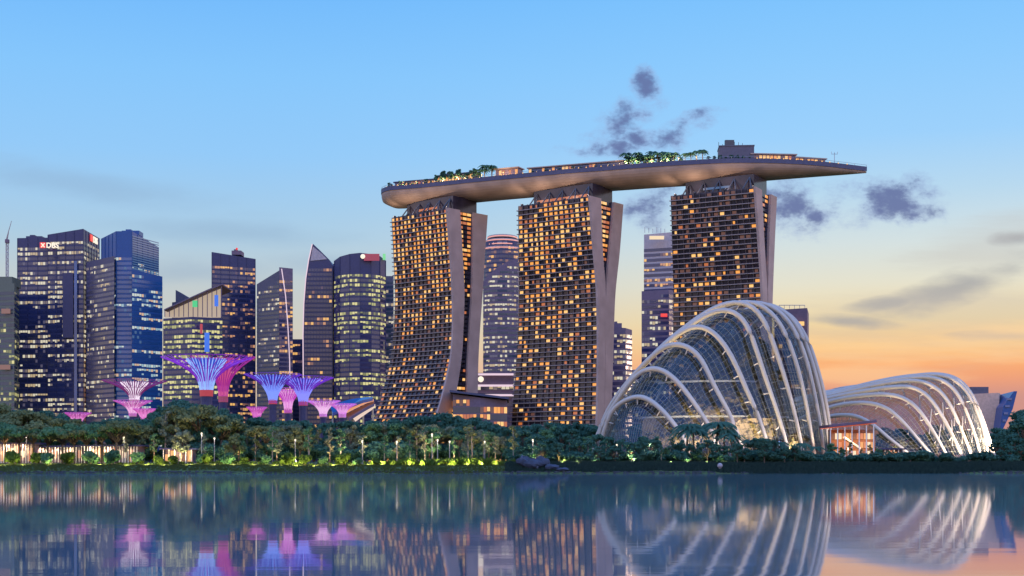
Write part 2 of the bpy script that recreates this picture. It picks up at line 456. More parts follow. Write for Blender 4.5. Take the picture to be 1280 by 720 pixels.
m = MB(); m.tube([(cx, 1425, zt_), (cx+2.0, 1423, zt_+8)], 0.5, 4); m.tube([(cx-1, 1425, zt_), (cx+6, 1420, zt_+18)], [0.6, 0.3], 4); m.tube([(cx+2, 1423, zt_+8), (cx+6, 1420, zt_+18)], 0.15, 4); m.build('jib', M['span_pale'], cr)
m = MB(); m.box(cx-1.6, cx+1.6, 1423, 1427, zt_-3, zt_+0.5); m.build('cab', M['span_mauve'], cr)

# 2 bank tower: two slabs with lit signs
tb = office('broad dark tower in two slabs with red and white lit bank signs', 62, 1480)
block(tb, [(22, 1480), (60, 1477), (64, 1540), (30, 1545)], 297, 5.0, 2.5, 'span_navy', 'glass_navy', 'office', 0.66, run=0.74, darkfloors=0.18, skip_top=4, mull=9)
roof_plant(tb, 30, 50, 1480, 298, 294, 'span_navy')
block(tb, [(60, 1474), (104, 1468), (124, 1525), (78, 1545)], [292, 286, 286.5, 291], 5.0, 2.5, 'span_navy', 'glass_navy', 'office', 0.55, run=0.74, darkfloors=0.2, skip_top=4, mull=9)
m = MB(); m.box(wx(92.5, 1466), wx(96, 1466), 1466.5, 1468.6, 6, wz(326, 1466)); m.build('glass_panel', M['glass_blue'], tb)
m = MB(); m.box(wx(78, 1467), wx(91, 1467), 1468, 1469.8, wz(422, 1467), wz(341, 1467)); m.build('glass_panel', M['span_navy'], tb)
sg = thing('rooftop_sign', P(58, 310, 1466), 'red square and white letters lit on top of the tower front', 'sign')
m = MB(); m.box(wx(50, 1464), wx(57, 1464), 1463.5, 1464.2, wz(310, 1464), wz(303, 1464)); m.build('emblem', red_lit, sg)
m = MB(); m.tube([(wx(51.4, 1463), 1463.2, wz(309, 1463)), (wx(55.6, 1463), 1463.2, wz(304, 1463))], 0.55, 4); m.tube([(wx(55.6, 1463), 1463.2, wz(309, 1463)), (wx(51.4, 1463), 1463.2, wz(304, 1463))], 0.55, 4); m.build('emblem_cross', white_lit, sg)
text_mesh('DBS', 'lettering', 7.2, (wx(57.6, 1464), 1464.0, wz(309.5, 1464)), white_lit, sg)
sg = thing('rooftop_sign', P(117, 300, 1496), 'smaller lit sign on the narrow side face of the bank tower', 'sign')
ang = math.atan2(1525-1468, wx(124, 1525)-wx(104, 1468))
dv = Vector((math.cos(ang), math.sin(ang), 0)); nv_ = Vector((math.sin(ang), -math.cos(ang), 0))
c0 = Vector((wx(104, 1468), 1468, wz(301, 1490))) + dv*22 + nv_*0.6
m = MB(); m.obox(c0, dv*8, nv_*0.5, Vector((0, 0, 7))); m.build('emblem', red_lit, sg)
text_mesh('DBS', 'lettering', 9.0, c0 + dv*9 + nv_*0.6, white_lit, sg, ang)

# 3 blue glass tower
tg = office('bright blue glass tower with thin pale lines on its upper right face', 160, 1430)
block(tg, [(127, 1450), (145, 1425), (165, 1425), (198, 1470), (180, 1510), (140, 1505)], [293, 289, 289, 300, 300, 293], 4.6, 2.6, 'span_blue', 'glass_blue', 'blue', 0.30, darkfloors=0.45, run=0.8, skip_top=14, mull=8)
roof_plant(tg, 150, 172, 1436, 291, 287, 'span_blue')
block(tg, [(165, 1412), (203, 1440), (196, 1468), (166, 1440)], [336, 341, 341, 336], 4.6, 2.6, 'span_blue', 'glass_blue', 'blue', 0.55, run=0.8, darkfloors=0.3)
block(tg, [(108, 1462), (126, 1440), (143, 1420), (143, 1460), (122, 1490)], 320, 4.8, 2.6, 'span_navy', 'glass_navy', 'office', 0.35, darkfloors=0.3)
for k in range(15):
    y = 297 + 2.9*k; m = MB()
    a = Vector((wx(165, 1425), 1425, wz(y-4.0+2.5, 1425))); b_ = Vector((wx(198, 1470), 1470, wz(y+5.6, 1470)))
    e = b_ - a; e.z = 0; nrm = Vector((e.y, -e.x, 0)).normalized()
    m.obox(a + nrm*0.1, e, nrm*0.5, Vector((0, 0, 0.9))); m.build('louvre', LIT['blue'][3], tg)

# 4 tower with the slanted glass crown
tc4 = office('squat tower with a sloping glass crown and lit yellow storeys', 240, 1260)
block(tc4, [(204, 1265), (240, 1250), (278, 1262), (270, 1320), (212, 1320)], 396, 4.4, 2.4, 'span_navy', 'glass_navy', 'yellow', 0.75, run=0.85, darkfloors=0.15, skip_top=1)
m = MB(); D4 = 1266
pts = [(205, 388), (220, 381), (240, 372), (260, 363), (277.5, 356)]
for (xa, ya), (xb, yb) in zip(pts, pts[1:]):
    A, B = P(xa, ya, D4-14), P(xb, yb, D4-14)
    m.obox(A, B-A, Vector((0, 46, 0)), Vector((0, 0, 1.0)))
m.build('sloping_roof', M['span_mauve'], tc4)
m = MB()
for k in range(13):
    px = 206 + k*5.9; yt = 388 - (px-205)*0.44
    m.tube([P(px, 396, D4-12), P(px, yt, D4-12)], 0.35, 4)
m.build('crown_columns', M['span_mauve'], tc4)
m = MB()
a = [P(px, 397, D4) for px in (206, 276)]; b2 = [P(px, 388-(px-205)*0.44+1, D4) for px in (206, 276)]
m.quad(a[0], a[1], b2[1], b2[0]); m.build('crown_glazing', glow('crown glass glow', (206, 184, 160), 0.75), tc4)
m = MB(); m.box(wx(256, 1248), wx(262, 1248), 1246.5, 1247.5, wz(440, 1248), wz(416, 1248)); m.build('screen', blue_lit, tc4)
m = MB(); m.box(wx(250.5, 1248), wx(253.4, 1248), 1246.5, 1247.5, wz(417, 1248), wz(405, 1248)); m.build('screen', glow('red screen', (220, 50, 60), 0.6), tc4)
m = MB(); m.box(wx(268.5, 1248), wx(273, 1248), 1246.5, 1247.5, wz(383, 1248), wz(369, 1248)); m.build('screen', blue_lit, tc4)
m = MB(); m.box(wx(241, 1248), wx(247, 1248), 1246.5, 1247.5, wz(384, 1248), wz(376, 1248)); m.build('screen', green_lit, tc4)
tp = office('small grey spire peeking over the sloping crown tower', 227, 1600)
m = MB(); A = [(wx(215, 1600), 1600), (wx(240, 1600), 1600), (wx(240, 1600), 1640), (wx(215, 1600), 1640)]
m.prism(A, 4, [wz(378, 1600), wz(374, 1600), wz(374, 1600), wz(378, 1600)]); m.build('tower_block', M['span_grey'], tp)
m = MB(); i0 = [P(219, 377, 1600), P(236, 375, 1600)]
m.prism([(i0[0].x, 1602), (i0[1].x, 1602), (i0[1].x, 1630), (i0[0].x, 1630)], wz(378, 1600), [wz(362, 1600), wz(372, 1600), wz(372, 1600), wz(362, 1600)]); m.build('spire', M['span_grey'], tp)

# 5 tall dark flat tower
tt = office('tall flat-topped navy tower with scattered amber windows', 292, 1450)
block(tt, [(265, 1450), (319, 1470), (314, 1520), (268, 1510)], [315, 320, 320, 315], 4.6, 2.6, 'span_navy', 'glass_navy', 'flat', 0.42, run=0.45, skip_top=5, mull=8)
roof_plant(tt, 288, 300, 1455, 316, 312, 'span_mauve')
m = MB(); m.sphere(P(296, 311, 1460), 1.2); m.build('beacon', red_lit, tt)
# 6 pair with light strip
tw = office('pair of slim towers with sloped tops and a white light strip', 345, 1400)
block(tw, [(321, 1420), (349, 1400), (352, 1450), (326, 1460)], [352, 338, 338, 352], 4.2, 2.6, 'span_grey', 'glass_teal', 'office', 0.28, run=0.4, skip_top=5)
block(tw, [(349, 1396), (366, 1400), (366, 1440), (350, 1440)], [334, 335, 335, 334], 4.2, 2.4, 'span_mauve', 'glass_navy', 'flat', 0.45, skip_top=7)
m = MB(); m.tube([P(352, 336, 1393), P(357, 370, 1393), P(360, 410, 1393), P(362, 450, 1393), P(363, 530, 1393)], 0.5, 5); m.build('light_strip', M['strip'], tw)

# 7 sail-shaped tower
def outline_tower(parent, left, right, D, depth, floor_h, bay, wall, glass, pal, level, z0=4.0, top=None, name='tower_block'):
    def interp(tab, y):
        tab = sorted(tab, key=lambda q: q[1])
        if y <= tab[0][1]: return tab[0][0]
        for (xa, ya), (xb, yb) in zip(tab, tab[1:]):
            if y <= yb: return xa + (xb-xa)*(y-ya)/(yb-ya)
        return tab[-1][0]
    ys = sorted(set([q[1] for q in left] + [q[1] for q in right] + list(range(int(left[0][1])+8, 560, 10)) + [582]))
    m = MB(); 
    L = [P(interp(left, y), y, D) for y in ys]; Rr = [P(interp(right, y), y, D) for y in ys]
    off = Vector((0, depth, 0))
    for k in range(len(ys)-1):
        m.quad(L[k+1], Rr[k+1], Rr[k], L[k]); m.quad(L[k]+off, Rr[k]+off, Rr[k+1]+off, L[k+1]+off)
        m.quad(L[k], L[k]+off, L[k+1]+off, L[k+1]); m.quad(Rr[k+1], Rr[k+1]+off, Rr[k]+off, Rr[k])
    m.quad(L[0], Rr[0], Rr[0]+off, L[0]+off)
    m.build(name, M[wall], parent)
    y = 575.0; dy = floor_h*F/D; ytop = top or left[0][1]+14
    while y - dy > ytop:
        ya, yb = y - 0.3*dy, y - 0.9*dy
        xa, xb = interp(left, yb)+1.2, interp(right, yb)-1.0
        nb = max(1, int((xb-xa)*D/F/bay)); row = lit_row(nb, level*R.uniform(0.4, 1.6), R, 0.5); bm_ = MB()
        for i in range(nb):
            p0 = xa + (xb-xa)*(i+0.07)/nb; p1 = xa + (xb-xa)*(i+0.93)/nb
            bm_.quad(P(p0, ya, D-0.15), P(p1, ya, D-0.15), P(p1, yb, D-0.15), P(p0, yb, D-0.15), R.choice((1, 2, 3, 4)) if row[i] else 0)
        bm_.build('window_band', [M[glass]] + LIT[pal], parent)
        y -= dy
ts = office('sail-shaped tower with a pointed top and glowing curved left edge', 395, 1420)
lf = [(390.5, 305), (386, 325), (382.5, 348), (380, 380), (379, 420), (380, 582)]
outline_tower(ts, lf, [(391.5, 305), (400, 313), (412, 325), (416, 332), (416, 582)], 1420, 40, 4.4, 2.8, 'span_navy', 'glass_navy', 'flat', 0.22, top=330)
m = MB(); m.tube([P(x-0.3, y, 1418.6) for x, y in lf], 0.55, 5); m.build('light_strip', M['strip'], ts)
m = MB(); q = [P(391, 308, 1419.3), P(401, 316, 1419.3), P(409, 324, 1419.3), P(388, 326, 1419.3)]
m.quad(q[3], q[2], q[1], q[0]); m.build('crown_glazing', M['span_pale'], ts)
tr = office('mauve gridded tower squeezed between the sail tower and curved yellow tower', 423, 1440)
block(tr, [(409, 1440), (434, 1436), (434, 1480), (412, 1480)], [330, 328, 328, 330], 4.2, 2.4, 'span_mauve', 'glass_navy', 'flat', 0.4, run=0.3)

# 8 curved yellow-lit tower with red emblem
th = office('curved tower with yellow-green lit storeys and a red glowing top', 450, 1380)
arc = [(418, 1400), (425, 1389), (437, 1382), (450, 1380), (464, 1383), (475, 1391), (482, 1404), (474, 1440), (424, 1440)]
block(th, arc, [322, 319, 317, 316, 317, 318, 321, 321, 322], 4.5, 2.4, 'span_navy', 'glass_navy', 'yellow', 0.58, run=0.6, skip_top=9, darkfloors=0.2, mull=7)
m = MB()
for k in range(6):
    xa, xb = 455+3.2*k, 458.3+3.2*k; m.obox(P(xa, 326, 1379-0.5+0.006*k*k*8), P(xb, 326, 1379)-P(xa, 326, 1379), Vector((0, -0.8, 0)), Vector((0, 0, 6.6)))
m.build('red_sign', glow('deep red sign', (190, 44, 70), 0.55), th)
m = MB(); m.sphere(P(453.5, 320.5, 1377), 2.3, sy=0.4); m.build('emblem', white_lit, th)
m = MB(); m.obox(P(478.5, 325, 1394), P(482, 325, 1398)-P(478.5, 325, 1394), Vector((0, -0.6, 0)), Vector((0, 0, 6))); m.build('green_sign', green_lit, th)
te = office('dark slim building edge showing just left of the leftmost hotel tower', 484, 1500)
block(te, [(476, 1500), (492, 1500), (492, 1530), (476, 1530)], 345, 4.6, 2.6, 'span_grey', 'glass_teal', 'office', 0.25)
tl = office('low dark block in the gap left of the sail tower', 373, 1550)
block(tl, [(362, 1550), (382, 1550), (382, 1580), (362, 1580)], 424, 4.4, 2.6, 'span_navy', 'glass_navy', 'flat', 0.35)

# between the first two hotel towers
tcx = office('round tower with pink glowing rings on its top', 628, 1500)
cyl = [(628 + 24*math.cos(a), 1520 + 20*math.sin(a)) for a in [2*math.pi*i/20 for i in range(20)]]
block(tcx, cyl, 300, 4.6, 2.6, 'span_navy', 'glass_navy', 'flat', 0.4, run=0.7, skip_top=3)
for k in range(4):
    y = 310 - 4.8*k; m = MB(); rr = 24.5 - 1.9*k
    m.prism(ccw([(wx(628+rr*math.cos(a), 1520), 1520+20*math.sin(a)) for a in [2*math.pi*i/24 for i in range(24)]]), wz(y, 1500), wz(y-3.1, 1500))
    m.build('crown_ring', [M['span_pale']], tcx)
    m = MB(); rr += 0.25
    m.prism(ccw([(wx(628+rr*math.cos(a), 1520), 1520+20.3*math.sin(a)) for a in [2*math.pi*i/24 for i in range(24)]]), wz(y, 1500)+0.5, wz(y, 1500)+1.5)
    m.build('crown_light', pink_lit, tcx)
tcv = office('curved glass block with cream lit storeys between the first two hotel towers', 624, 1300)
block(tcv, [(604, 1306), (612, 1300), (622, 1297), (634, 1297), (648, 1301), (648, 1340), (606, 1340)], [350, 342, 334, 327, 322, 322, 350], 4.2, 2.0, 'span_mauve', 'glass_teal', 'office', 0.85, run=0.8, darkfloors=0.08, lo=0.35, hi=0.85)
tpd = office('low podium building with glowing white floor edges beside the hotel atrium', 618, 1150, 'podium', 'podium_building')
block(tpd, [(596, 1150), (642, 1150), (642, 1190), (596, 1190)], 466, 6.5, 3, 'span_mauve', 'glass_navy', 'office', 0.35)
for y in (468, 482, 494):
    m = MB(); m.box(wx(596, 1149), wx(642, 1149), 1147.6, 1149.4, wz(y+1.2, 1149), wz(y-1.2, 1149)); m.build('lit_floor_edge', M['strip'], tpd)
m = MB(); m.sphere(P(601, 474, 1147), 2.4, sy=0.3); m.build('emblem', white_lit, tpd)
at = thing('hotel_atrium', (wx(600, 990), 990, 4.2), 'low glass atrium glowing orange at the feet of the leftmost hotel tower', 'atrium')
block(at, [(566, 985), (600, 980), (634, 985), (634, 1040), (566, 1040)], [492, 497, 500, 500, 492], 5.0, 2.2, 'span_mauve', 'glass_teal', 'hotel', 1.2, darkfloors=0, run=0.95, lo=0.08, hi=0.92, skip_top=1)
m = MB(); m.obox(P(562, 490, 978), P(636, 499, 978)-P(562, 490, 978), Vector((0, 60, 0)), Vector((0, 0, 1.4))); m.build('roof', M['hull_rim'], at)

# right of the middle hotel tower
tz = office('short office block with cream window rows right of the middle hotel tower', 778, 1200)
block(tz, [(764, 1204), (782, 1200), (790, 1210), (788, 1240), (764, 1240)], [408, 410, 411, 411, 408], 4.4, 2.2, 'span_mauve', 'glass_navy', 'office', 0.55, run=0.6)
roof_plant(tz, 767, 778, 1204, 409, 403, 'span_mauve')
tq = office('stepped mauve tower with lit rows, half hidden by the rightmost hotel tower', 820, 1300)
block(tq, [(805, 1310), (842, 1300), (842, 1340), (806, 1340)], [291, 290, 290, 291], 4.6, 2.4, 'span_pale', 'glass_navy', 'flat', 0.5, run=0.8, skip_top=6)
block(tq, [(802, 1290), (836, 1284), (850, 1300), (802, 1320)], [363, 362, 362, 363], 4.8, 2.4, 'span_mauve', 'glass_navy', 'office', 0.45, run=0.6)
m = MB(); m.box(wx(812, 1297), wx(830, 1297), 1296, 1298.5, wz(299, 1297), wz(295, 1297)); m.build('lit_floor', cream_lit, tq)
m = MB(); m.box(wx(826, 1280), wx(834, 1280), 1279, 1281, wz(396, 1280), wz(392, 1280)); m.build('red_sign', red_lit, tq)
m = MB()
for k in range(6): m.tube([P(806+5*k, 291, 1315), P(806+5*k, 284 + (k % 3), 1315)], 0.25, 4)
m.build('antennas', M['steel'], tq)
tlow = office('tiny pale block low on the skyline left of the tall dome', 797, 1350)
block(tlow, [(786, 1350), (806, 1350), (806, 1380), (786, 1380)], 462, 5, 3, 'span_pale', 'glass_navy', 'office', 0.2)
tn = office('plain mauve block with one bright window strip behind the tall dome', 992, 1100)
block(tn, [(968, 1108), (1009, 1100), (1011, 1140), (972, 1140)], [386, 385, 385, 386], 5.2, 3, 'span_mauve', 'glass_navy', 'flat', 0.15, skip_top=9)
m = MB(); m.box(wx(990, 1099), wx(1005, 1099), 1098, 1099.6, wz(407, 1099), wz(402, 1099)); m.build('lit_window', LIT['hotel'][1], tn)
m = MB(); m.tube([P(974, 381.5, 1110), P(1006, 381.5, 1110)], 0.25, 4)
for k in range(6): m.tube([P(974+6.4*k, 386, 1110), P(974+6.4*k, 381.5, 1110)], 0.2, 4)
m.build('roof_rail', M['steel'], tn)
# right edge
trb = office('peach box building behind the right end of the low dome', 1232, 900, 'building', 'building')
M['peach'] = material('peach render', (0.60, 0.36, 0.26), 0.8)
block(trb, [(1212, 905), (1249, 900), (1252, 930), (1212, 935)], [492, 491, 491, 492], 6.5, 4, 'peach', 'peach', 'flat', 0.0, skip_top=3)
m = MB(); m.box(wx(1217, 903), wx(1239, 903), 908, 925, wz(492, 903), wz(483, 903)); m.build('roof_plant', M['span_grey'], trb)
tpw = thing('prow_building', (wx(1258, 880), 880, 4.2), 'dark blue building leaning outward like a ship prow, far right', 'building')
m = MB(); o2 = [(1248, 580), (1250, 535), (1254, 508), (1267.5, 489), (1271.5, 489), (1266, 511), (1254, 536), (1254, 580)]
A = [P(x, y, 880) for x, y in o2]; Bk = [p + Vector((6, 45, 0)) for p in A]; n = len(A); i = 0
m.v += [tuple(p) for p in A+Bk]; m.f.append(tuple(range(n))); m.f.append(tuple(range(2*n-1, n-1, -1))); m.m += [0, 0]
for k in range(n): m.f.append((k, n+k, n+(k+1) % n, (k+1) % n)); m.m.append(0)
m.build('hull_wall', M['span_blue'], tpw)
m = MB()
for k in range(4):
    y = 500+9*k; m.obox(P(1258-1.6*k, y, 879.4), P(1265-2.4*k, y, 879.4)-P(1258-1.6*k, y, 879.4), Vector((0, 0.3, 0)), Vector((0, 0, 1.3)))
m.build('windows', M['glass_blue'], tpw)

# ------------------------------------------------------------------ the three hotel towers
def lerp_tab(tab, z):
    tab = sorted(tab)
    if z <= tab[0][0]: return tab[0][1:]
    for a, b in zip(tab, tab[1:]):
        if z <= b[0]:
            s = (z-a[0])/(b[0]-a[0])
            # smooth between stations
            return tuple(p + (q-p)*s for p, q in zip(a[1:], b[1:]))
    return tab[-1][1:]
def hotel(label, px, D, theta, L0, prof, lext, level, seed):
    rng = random.Random(seed)
    th_ = rad(theta); A = Vector((-math.cos(th_), math.sin(th_), 0)); B = Vector((math.sin(th_), math.cos(th_), 0))
    org = Vector((wx(px, D), D, 0)); ZT = 182.8; FH = 3.15
    root = thing('hotel_tower', (org.x, org.y, 4.6), label, 'hotel tower')
    def pt(l, w, z): return org + A*l + B*w + Vector((0, 0, z))
    # smooth the profile with a Catmull-Rom style resample
    tab = sorted(prof)
    def pr(z):
        zs = [q[0] for q in tab]
        if z >= zs[-1]: return tab[-1][1:]
        k = max(i for i in range(len(zs)-1) if zs[i] <= max(z, zs[0]))
        p0, p1, p2, p3 = tab[max(k-1, 0)], tab[k], tab[k+1], tab[min(k+2, len(tab)-1)]
        s = (z-p1[0])/(p2[0]-p1[0]); res = []
        for j in range(1, 5):
            m1 = (p2[j]-p0[j])/max(1e-6, p2[0]-p0[0])*(p2[0]-p1[0]); m2 = (p3[j]-p1[j])/max(1e-6, p3[0]-p1[0])*(p2[0]-p1[0])
            res.append((2*s**3-3*s*s+1)*p1[j] + (s**3-2*s*s+s)*m1 + (-2*s**3+3*s*s)*p2[j] + (s**3-s*s)*m2)
        return tuple(res)
    def LL(z): return L0 + lerp_tab(lext, z)[0]
    zs = [4 + i*(ZT-4)/48 for i in range(49)]
    def leg(a, b, l0, l1, mat, name, mb_=None):
        m_ = MB()
        def wi(z):
            q = pr(z); return a(q), b(q)
        for z0_, z1_ in zip(zs, zs[1:]):
            a0, b0 = wi(z0_); a1, b1 = wi(z1_)
            la0, la1 = (l0, l0); lb0 = LL(z0_)+l1 if l1 < 0 or l1 > 50 else l1; lb1 = LL(z1_)+l1 if l1 < 0 or l1 > 50 else l1
            c = [pt(la0, a0, z0_), pt(lb0, a0, z0_), pt(lb0, b0, z0_), pt(la0, b0, z0_), pt(la1, a1, z1_), pt(lb1, a1, z1_), pt(lb1, b1, z1_), pt(la1, b1, z1_)]
            m_.quad(c[1], c[0], c[4], c[5]); m_.quad(c[0], c[3], c[7], c[4]); m_.quad(c[3], c[2], c[6], c[7]); m_.quad(c[2], c[1], c[5], c[6])
        a1, b1 = wi(ZT); lb1 = LL(ZT)+l1 if l1 < 0 or l1 > 50 else l1
        m_.quad(pt(l0, a1, ZT), pt(l0, b1, ZT), pt(lb1, b1, ZT), pt(lb1, a1, ZT))
        m_.build(name, mat, root)
    leg(lambda q: q[0]+1.2, lambda q: q[1], 1.6, -0.01, M['hotel_core'], 'east_slab')
    leg(lambda q: q[2], lambda q: q[3]-0.4, 1.6, -0.01, M['hotel_core'], 'west_slab')
    leg(lambda q: q[0]-0.9, lambda q: q[1], 0.0, 1.55, M['concrete'], 'end_wall')
    leg(lambda q: q[2]+0.05, lambda q: q[3]+0.3, 0.0, 1.55, M['concrete'], 'end_wall')
    nf = int((ZT-6)/FH); mats = [M['hotel_glass']] + LIT['hotel']
    nb = 14
    for f in range(nf):
        z = 6 + f*FH; fr = f/nf
        band = MB(); sl = MB()
        za, zb = z+0.75, z+FH-0.55
        wa, wb = pr(za)[0]+1.0, pr(zb)[0]+1.0
        La, Lb = LL(za), LL(zb)
        for i in range(nb):
            u0, u1 = (i+0.17)/nb, (i+0.83)/nb
            lv = level(fr, i/nb); mi = 0
            if rng.random() < lv: mi = rng.choices((1, 2, 3), (5, 4, 2))[0]
            elif rng.random() < (0.34 if fr > 0.5 else 0.2): mi = 4
            if mi == 0: u0, u1 = i/nb, (i+1)/nb
            elif rng.random() < 0.45:
                if rng.random() < 0.5: u0 += rng.uniform(0.1, 0.35)/nb
                else: u1 -= rng.uniform(0.1, 0.35)/nb
            f0 = lambda u, Lx: 1.6 + u*(Lx-1.7)
            band.quad(pt(f0(u1, La), wa, za), pt(f0(u0, La), wa, za), pt(f0(u0, Lb), wb, zb), pt(f0(u1, Lb), wb, zb), mi)
        eg = MB(); rb = MB()
        # glazing between the two legs on the end
        q0, q1 = pr(za), pr(zb)
        if q0[2]-q0[1] > 1.0:
            nbe = 3
            for i in range(nbe):
                s0, s1 = (i+0.05)/nbe, (i+0.95)/nbe
                lv = 0.85 if (f > nf-14 and seed != 3) else (0.25 if fr > 0.3 else (1.0 if seed == 1 else 0.4))
                mi = rng.choices((1, 2, 3), (4, 3, 3))[0] if rng.random() < lv else 0
                w_ = lambda q, s: q[1] + (q[2]-q[1])*s
                eg.quad(pt(2.2, w_(q0, s0), za), pt(2.2, w_(q0, s1), za), pt(2.2, w_(q1, s1), zb), pt(2.2, w_(q1, s0), zb), mi)
        # west leg's outer face
        w0, w1 = q0[3]-0.25, q1[3]-0.25
        band.quad(pt(La-0.2, wa+0.08, za), pt(1.7, wa+0.08, za), pt(1.7, wb+0.08, zb), pt(Lb-0.2, wb+0.08, zb), 0)
        for i in range(nb):
            mi = rng.choices((1, 2), (2, 1))[0] if rng.random() < 0.3 else 0
            rb.quad(pt(2+(i+0.1)/nb*(La-3), w0, za), pt(2+(i+0.9)/nb*(La-3), w0, za), pt(2+(i+0.9)/nb*(Lb-3), w1, zb), pt(2+(i+0.1)/nb*(Lb-3), w1, zb), mi)
        band.build('window_band', mats, root); rb.build('window_band', mats, root)
        if eg.f: eg.build('end_glazing', mats, root)
        w = pr(z)[0]
        sl.obox(pt(1.58, w-0.5, z-0.15), A*(LL(z)-1.2), B*1.6, Vector((0, 0, 0.5)))
        sl.build('balcony', M['slab'], root)
    # party walls between rooms
    g = MB()
    for i in range(1, nb):
        for z0_, z1_ in zip(zs[::2], zs[2::2]):
            l0, l1 = 1.6+i/nb*(LL(z0_)-1.7), 1.6+i/nb*(LL(z1_)-1.7)
            w0, w1 = pr(z0_)[0]-0.1, pr(z1_)[0]-0.1
            p0, p1 = pt(l0, w0, z0_), pt(l1, w1, z1_)
            g.quad(p0-A*0.14, p0+A*0.14, p1+A*0.14, p1-A*0.14); g.quad(p0-A*0.14, p1-A*0.14, p1-A*0.14+B*1.1, p0-A*0.14+B*1.1); g.quad(p0+A*0.14, p0+A*0.14+B*1.1, p1+A*0.14+B*1.1, p1+A*0.14)
    g.build('party_walls', M['party'], root)
    # glazed neck storey carrying the roof park
    nk = MB(); q = pr(ZT)
    nk.obox(pt(5, 10, ZT), A*(L0-12), B*(q[3]-16), Vector((0, 0, 10.5))); nk.build('neck_storey', M['hotel_glass'], root)
    st = MB()
    for k in range(5):
        l = 5 + k*(L0-18)/4
        st.tube([pt(l, 4.5, ZT), pt(l+3.2, 10.5, ZT+9)], 0.5, 5); st.tube([pt(l+6, 4.5, ZT), pt(l+3.2, 10.5, ZT+9)], 0.5, 5)
    st.build('neck_struts', M['dark'], root)
    for l_, ax in ((2.0, 26), (L0*0.35, 6), (L0*0.7, -6), (L0-4.0, -26)):
        fx = MB(); fx.obox(pt(l_, 0.4, ZT+0.02), A*1.2, B*1.6, Vector((0, 0, 0.9))); fx.build('hull_floodlight', M['dark'], root)
        lamp(pt(l_+0.5, -0.6, ZT+1.6), 7000 if abs(ax) < 10 else 4500, (1.0, 0.74, 0.55), 0.6, root, 'SPOT', pt(l_-ax, 8, ZT+(12 if abs(ax) < 10 else 7)), 150)
    nl = MB()
    nl_ = None
    if seed == 2: nl.obox(pt(8, 8.2, ZT+1.6), A*(L0-18), B*0.6, Vector((0, 0, 1.8)))
    else: nl.obox(pt(L0*0.35, 9.4, ZT+3.2), A*(L0*0.32), B*0.3, Vector((0, 0, 1.4)))
    nl.build('neck_light', LIT['hotel'][2] if seed != 3 else LIT['blue'][3], root)
    return root, pt
prof1 = [(183, 0, 12, 25.6, 40), (155, 3, 14.5, 24.8, 37.3), (126, 5.6, 16.5, 24, 34.7), (100, 6, 15.5, 21.8, 32), (79, 4, 13.6, 20, 30.4), (60, -1.6, 9.6, 19.3, 29.8), (43, -8, 4.8, 19, 29.6), (20, -20, -8, 19, 29.6), (0, -33, -20, 19, 29.6)]
prof2 = [(183, 0, 13, 28.5, 40), (150, 5, 14.8, 23.5, 35.5), (120, 9.4, 18.6, 19.0, 30), (80, 10.5, 18, 18.2, 27.5), (43, 9.5, 17, 17.2, 25.5), (0, 7, 16, 16.2, 24)]
prof3 = [(183, 0, 11, 29, 40), (150, 7, 16, 25, 35.5), (113, 13.5, 21.8, 22.5, 31.5), (60, 13, 20, 20.3, 28), (0, 8, 16, 16.3, 26)]
def lev1(fr, u):
    if fr > 0.74: return 0.8
    if fr > 0.52: return 0.5 if u < 0.75 else 0.36
    if fr > 0.42: return 0.18
    return 0.36 + 0.16*(u > 0.45) - 0.12*(fr > 0.3)
def lev2(fr, u):
    if fr > 0.80: return 0.7
    if fr > 0.5: return 0.36 + 0.22*(u > 0.4)
    return 0.32
def lev3(fr, u): return 0.23 if fr < 0.9 else 0.18
h1, pt1 = hotel('leftmost hotel tower, its lit facade flaring out at the foot', 560, 1000, 42.3, 58.7, prof1, [(183, 0), (126, 2.3), (79, 6.2), (43, 7), (0, 8)], lev1, 1)
h2, pt2 = hotel('middle hotel tower with dense amber windows, legs joined halfway down', 738, 956, 37.3, 61.0, prof2, [(183, 0), (120, 6.4), (43, 12), (0, 14)], lev2, 2)
h3, pt3 = hotel('rightmost hotel tower with fewer lit windows, rising behind the tall dome', 945, 926, 29.7, 60.0, prof3, [(183, 0), (113, 4), (0, 6)], lev3, 3)

# ------------------------------------------------------------------ boat-shaped roof park
rim_pts = [(463, 1040), (478, 1036), (508, 1030), (543, 1021), (600, 1004), (654, 990), (705, 977), (760, 966), (800, 958), (840, 951), (885, 945), (930, 942), (980, 943), (1030, 949), (1091, 962)]
near = [Vector((wx(px, D), D, 0)) for px, D in rim_pts]
def spline(pts, n):
    out_ = []
    for k in range(len(pts)-1):
        p0, p1, p2, p3 = pts[max(k-1, 0)], pts[k], pts[k+1], pts[min(k+2, len(pts)-1)]
        for i in range(n):
            s = i/n
            out_.append(0.5*((2*p1) + (p2-p0)*s + (2*p0-5*p1+4*p2-p3)*s*s + (3*p1-p0-3*p2+p3)*s**3))
    out_.append(pts[-1]); return out_
nearc = spline(near, 6)
tot = sum((b-a).length for a, b in zip(nearc, nearc[1:])); acc = 0; cen = []
for k, p in enumerate(nearc):
    if k: acc += (p-nearc[k-1]).length
    s = acc/tot
    tg_ = (nearc[min(k+1, len(nearc)-1)] - nearc[max(k-1, 0)]).normalized(); nr = Vector((-tg_.y, tg_.x, 0))
    cen.append((p + nr*18.5, tg_, nr, s))
ZR = 201.6; PARA = 3.0
skyp = thing('roof_park', (cen[len(cen)//2][0].x, cen[len(cen)//2][0].y, ZR), 'long boat-shaped roof park laid across the tops of three hotel towers', 'roof park')
